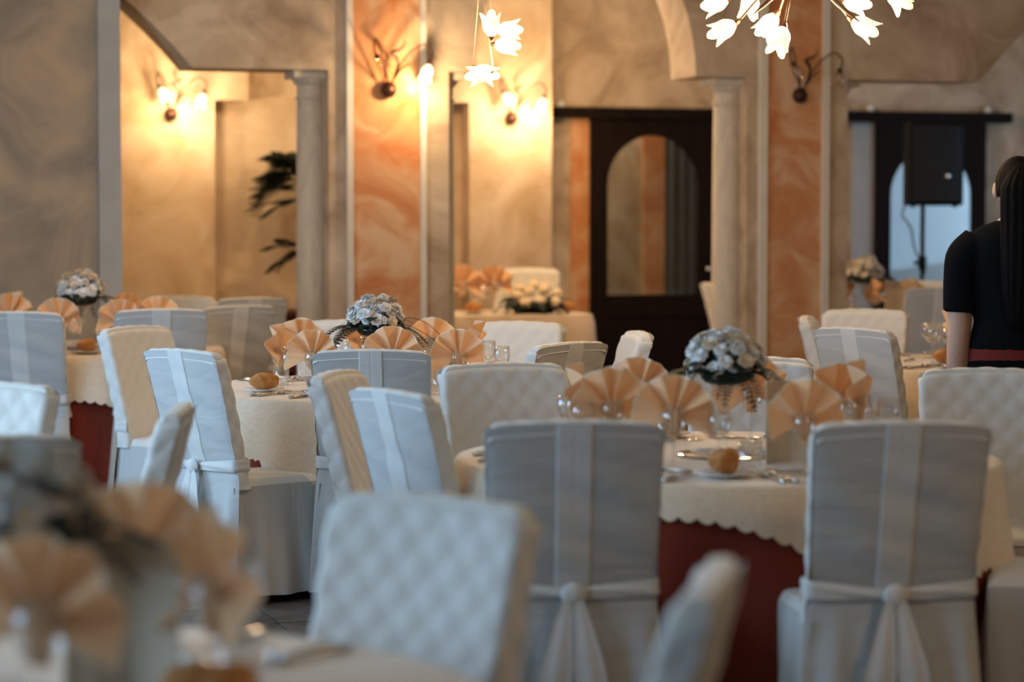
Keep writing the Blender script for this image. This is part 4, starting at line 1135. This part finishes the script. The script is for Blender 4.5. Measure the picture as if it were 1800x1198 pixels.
for z_, d_, L_ in ((1.80, (-1, -.25, .55), .34), (1.74, (-1, -.1, .25), .36), (1.68, (-1, -.35, .05), .38), (1.62, (-1, -.15, .35), .40), (1.58, (-1, -.3, -.1), .30), (1.56, (-.9, -.2, .1), .40), (1.22, (-1, -.2, .3), .30), (1.18, (-1, -.3, -.1), .26), (1.20, (-.8, -.3, .7), .24)):
    ob('frond', palm_frond((0, 0, z_), d_, L_, .12, 22, .20), e)
tag(e, 'dark palm with drooping fronds behind the stone column', 'palm')
su0, su1 = uu(474, NR - .45), uu(640, NR - .45); ztb = uz(500, 547, NR - .45)[1]
e = empty('sideboard', wp((su0 + su1) / 2, NR - .22, 0), PHI); lw2 = (su1 - su0) / 2
ob('body', MB().box(-lw2 + .02, lw2 - .02, -.20, .20, .06, ztb - .03).me('body', M['red_wood'], False), e)
ob('top', MB().box(-lw2, lw2, -.22, .215, ztb - .03, ztb).me('top', M['red_wood'], False), e)
for s_ in (-1, 1):
    d_ = ob('cabinet_door', MB().box(s_ * lw2 * .48 - lw2 * .42, s_ * lw2 * .48 + lw2 * .42, -.215, -.20, .10, ztb - .08).me('cabinet_door', M['red_wood'], False), e)
    ob('knob', MB().ell((0, 0, 0), (.012, .012, .012), 10, 8).me('knob', M['brass']), d_, (s_ * .03, -.225, ztb * .55))
    for q in (-1, 1): ob('foot', MB().box(s_ * (lw2 - .06) - .025, s_ * (lw2 - .06) + .025, q * .16 - .025, q * .16 + .025, 0, .06).me('foot', M['red_wood'], False), e)
tag(e, 'dark mahogany sideboard below the palm in the recess', 'sideboard')

# ================================================================== WOMAN IN BLACK, seen from behind
def loft(b, secs, seg=28):           # secs: (z, rx, ry, xc, yc)
    n = len(secs)
    def fn(u, v):
        k = int(round(v * (n - 1))); z, rx, ry, xc, yc = secs[k]; a = 2 * PI * u
        return (xc + rx * math.cos(a), yc + ry * math.sin(a), z)
    b.grid(fn, seg, n - 1, cu=True)
    base = len(b.v) - seg * n
    b.f.append(tuple(base + i for i in range(seg))[::-1]); b.f.append(tuple(base + (n - 1) * seg + i for i in range(seg)))
def limb(b, pts, rad, seg=14): b.tube(smooth_path(pts, 16), [rad[min(int(i / 16 * (len(rad) - 1)), len(rad) - 2)] * (1 - (i / 16 * (len(rad) - 1) - min(int(i / 16 * (len(rad) - 1)), len(rad) - 2))) + rad[min(int(i / 16 * (len(rad) - 1)), len(rad) - 2) + 1] * (i / 16 * (len(rad) - 1) - min(int(i / 16 * (len(rad) - 1)), len(rad) - 2)) for i in range(17)], seg)
def remeshed(name, b, m, parent, vox, it=6):
    me = b.me(name, m); o = ob(name, me, parent)
    r = o.modifiers.new('remesh', 'REMESH'); r.mode = 'VOXEL'; r.voxel_size = vox; r.use_smooth_shade = True
    s_ = o.modifiers.new('smooth', 'SMOOTH'); s_.factor = .5; s_.iterations = it
    return o
PY = 8.72
woman = empty('person', (xat(1788, PY), PY, 0), math.radians(-6))
TOR = [(.80, .150, .115, 0, 0), (.86, .172, .125, 0, -.01), (.93, .170, .120, 0, -.005), (1.0, .148, .105, 0, 0), (1.08, .134, .097, 0, .005), (1.16, .140, .100, 0, .005), (1.25, .155, .108, 0, .005), (1.33, .168, .108, 0, 0), (1.385, .165, .095, 0, -.005), (1.425, .125, .075, 0, -.008), (1.45, .075, .060, 0, -.008), (1.47, .052, .052, 0, -.004), (1.53, .048, .050, 0, .005)]
ARM = {-1: [(-.165, -.005, 1.375), (-.196, -.012, 1.27), (-.206, -.02, 1.06), (-.210, .0, .93), (-.205, .04, .81)], 1: [(.165, -.005, 1.375), (.200, -.01, 1.27), (.225, -.02, 1.06), (.215, .10, .95), (.19, .19, .88)]}
b = MB(); loft(b, TOR)
b.ell((0, .012, 1.567), (.073, .092, .104), 24, 16); b.ell((0, .035, 1.515), (.055, .065, .062), 20, 12)
b.ell((0, .105, 1.555), (.011, .020, .022), 10, 8)
for s_ in (-1, 1):
    b.ell((s_ * .082, .004, 1.558), (.010, .018, .031), 10, 8)
    limb(b, ARM[s_], [.052, .047, .043, .040, .026])
    limb(b, [(s_ * .085, 0, .86), (s_ * .09, .005, .66), (s_ * .09, .0, .47), (s_ * .092, -.015, .28), (s_ * .092, -.02, .08)], [.088, .078, .056, .052, .034])
    b.ell((s_ * .095, .05, .035), (.042, .12, .035), 14, 8)
    # hand: palm, four unequal fingers, thumb
    w_ = Vector(ARM[s_][-1]); d = (w_ - Vector(ARM[s_][-2])).normalized(); sd = Vector((0, 1, 0)) if s_ < 0 else Vector((0, .35, -1)).normalized()
    sd = (sd - d * sd.dot(d)).normalized(); inw = Vector((-s_, 0, 0))
    b.tube([w_ - d * .01, w_ + d * .03, w_ + d * .075], [.024, .030, .026], 10)
    for k, ln in enumerate((.070, .080, .074, .058)):
        q = w_ + d * .072 + sd * (.027 - .018 * k)
        b.tube([q, q + d * ln * .45 + inw * .004, q + d * ln * .8 + inw * .018, q + d * ln + inw * .030], [.0095, .0088, .0082, .0065], 8)
    q = w_ + d * .02 + sd * .026
    b.tube([q, q + d * .03 + sd * .018 + inw * .006, q + d * .062 + sd * .022 + inw * .015], [.012, .0105, .008], 8)
remeshed('body', b, M['skin'], woman, .0065, 4)
for s_ in (-1, 1): ob('eye', MB().ell((s_ * .031, .094, 1.572), (.012, .008, .008), 10, 8).me('eye', M['china']), woman)
ob('mouth', MB().ell((0, .094, 1.512), (.024, .010, .007), 12, 8).me('mouth', M['apron']), woman)
# T-shirt
b = MB(); loft(b, [(z, rx + .020, ry + .020, xc, yc) for z, rx, ry, xc, yc in [(.985, .160, .112, 0, 0)] + TOR[4:10]] + [(1.452, .074, .064, 0, -.008)])
for s_ in (-1, 1): limb(b, [(s_ * .135, -.005, 1.375)] + [tuple(Vector(ARM[s_][0]) * .5 + Vector(ARM[s_][1]) * .5), ARM[s_][1], tuple(Vector(ARM[s_][1]).lerp(Vector(ARM[s_][2]), .72))], [.066, .074, .068, .062])
remeshed('tshirt', b, M['tshirt'], woman, .008, 5)
# trousers, apron band
b = MB(); loft(b, [(z, rx + .010, ry + .012, xc, yc) for z, rx, ry, xc, yc in TOR[0:4]])
for s_ in (-1, 1): limb(b, [(s_ * .085, 0, .88), (s_ * .09, .005, .66), (s_ * .09, .0, .47), (s_ * .092, -.015, .28), (s_ * .092, -.02, .06)], [.102, .094, .078, .074, .072])
remeshed('trousers', b, M['trousers'], woman, .009, 4)
b = MB()
def apr(u, v):
    a = math.radians(115 + 300 * u); z = .78 + .215 * v
    if u > .30: z = max(z, .70 + .28 * 1)  if False else z
    k = 1 if u < .28 else max(.0, 1 - (u - .28) / .05)
    z = .995 - (.995 - z) * (k * .62 + .38)
    t = min(1, max(0, (z - .80) / .2)); rx = .186 * (1 - t) + .172 * t; ry = .142 * (1 - t) + .126 * t
    return (rx * math.cos(a), ry * math.sin(a), z)
b.grid(apr, 60, 8)
o = ob('apron', b.me('apron', M['apron']), woman); sol = o.modifiers.new('cloth', 'SOLIDIFY'); sol.thickness = .004
for s_ in (-1, 1):
    ob('shoe', MB().ell((s_ * .095, .045, .042), (.048, .13, .042), 16, 10).me('shoe', M['black']), woman)
# hair: cap on the skull and a long straight tail down the back
b = MB()
def cap(u, v):
    a = 2 * PI * u; p = (PI * .62) * v
    front = max(0, math.sin(a)); p *= 1 - .42 * front
    r = 1 + .012 * math.sin(40 * a) * math.sin(p)
    return (.083 * math.sin(p) * math.cos(a) * r, .004 + .103 * math.sin(p) * math.sin(a) * r, 1.575 + .108 * math.cos(p))
b.grid(cap, 64, 14, cu=True)
o = ob('hair', b.me('hair', M['hair']), woman); sol = o.modifiers.new('volume', 'SOLIDIFY'); sol.thickness = .008
b = MB(); hs = []
for k in range(15):
    t = k / 14; z = 1.655 - .595 * t; tp = min(1, .30 + t * 6)
    y = -.085 - .055 * math.sin(min(1, t * 1.6) * PI / 2) + .018 * max(0, t - .6)
    hs.append((z, tp * (.078 + .012 * math.sin(PI * min(1, t * 1.4)) - .034 * max(0, t - .75) / .25), tp * .036 + .014 * math.sin(PI * t) - .020 * max(0, t - .75) / .25, .006 * math.sin(t * 4) + .012, y))
n_h = len(hs)
def hairf(u, v):
    k = int(round(v * (n_h - 1))); z, rx, ry, xc, yc = hs[k]; a = 2 * PI * u
    r = 1 + .05 * math.sin(17 * a + v * 2) + .03 * math.sin(29 * a - v * 3)
    return (xc + rx * r * math.cos(a), yc + ry * r * math.sin(a), z)
b.grid(hairf, 72, n_h - 1, cu=True)
base = len(b.v) - 72 * n_h; b.f.append(tuple(base + i for i in range(72))); b.f.append(tuple(base + (n_h - 1) * 72 + i for i in range(72)))
ob('ponytail', b.me('ponytail', M['hair']), woman)
tag(woman, 'woman in black short-sleeved top with long dark ponytail, back turned', 'person')
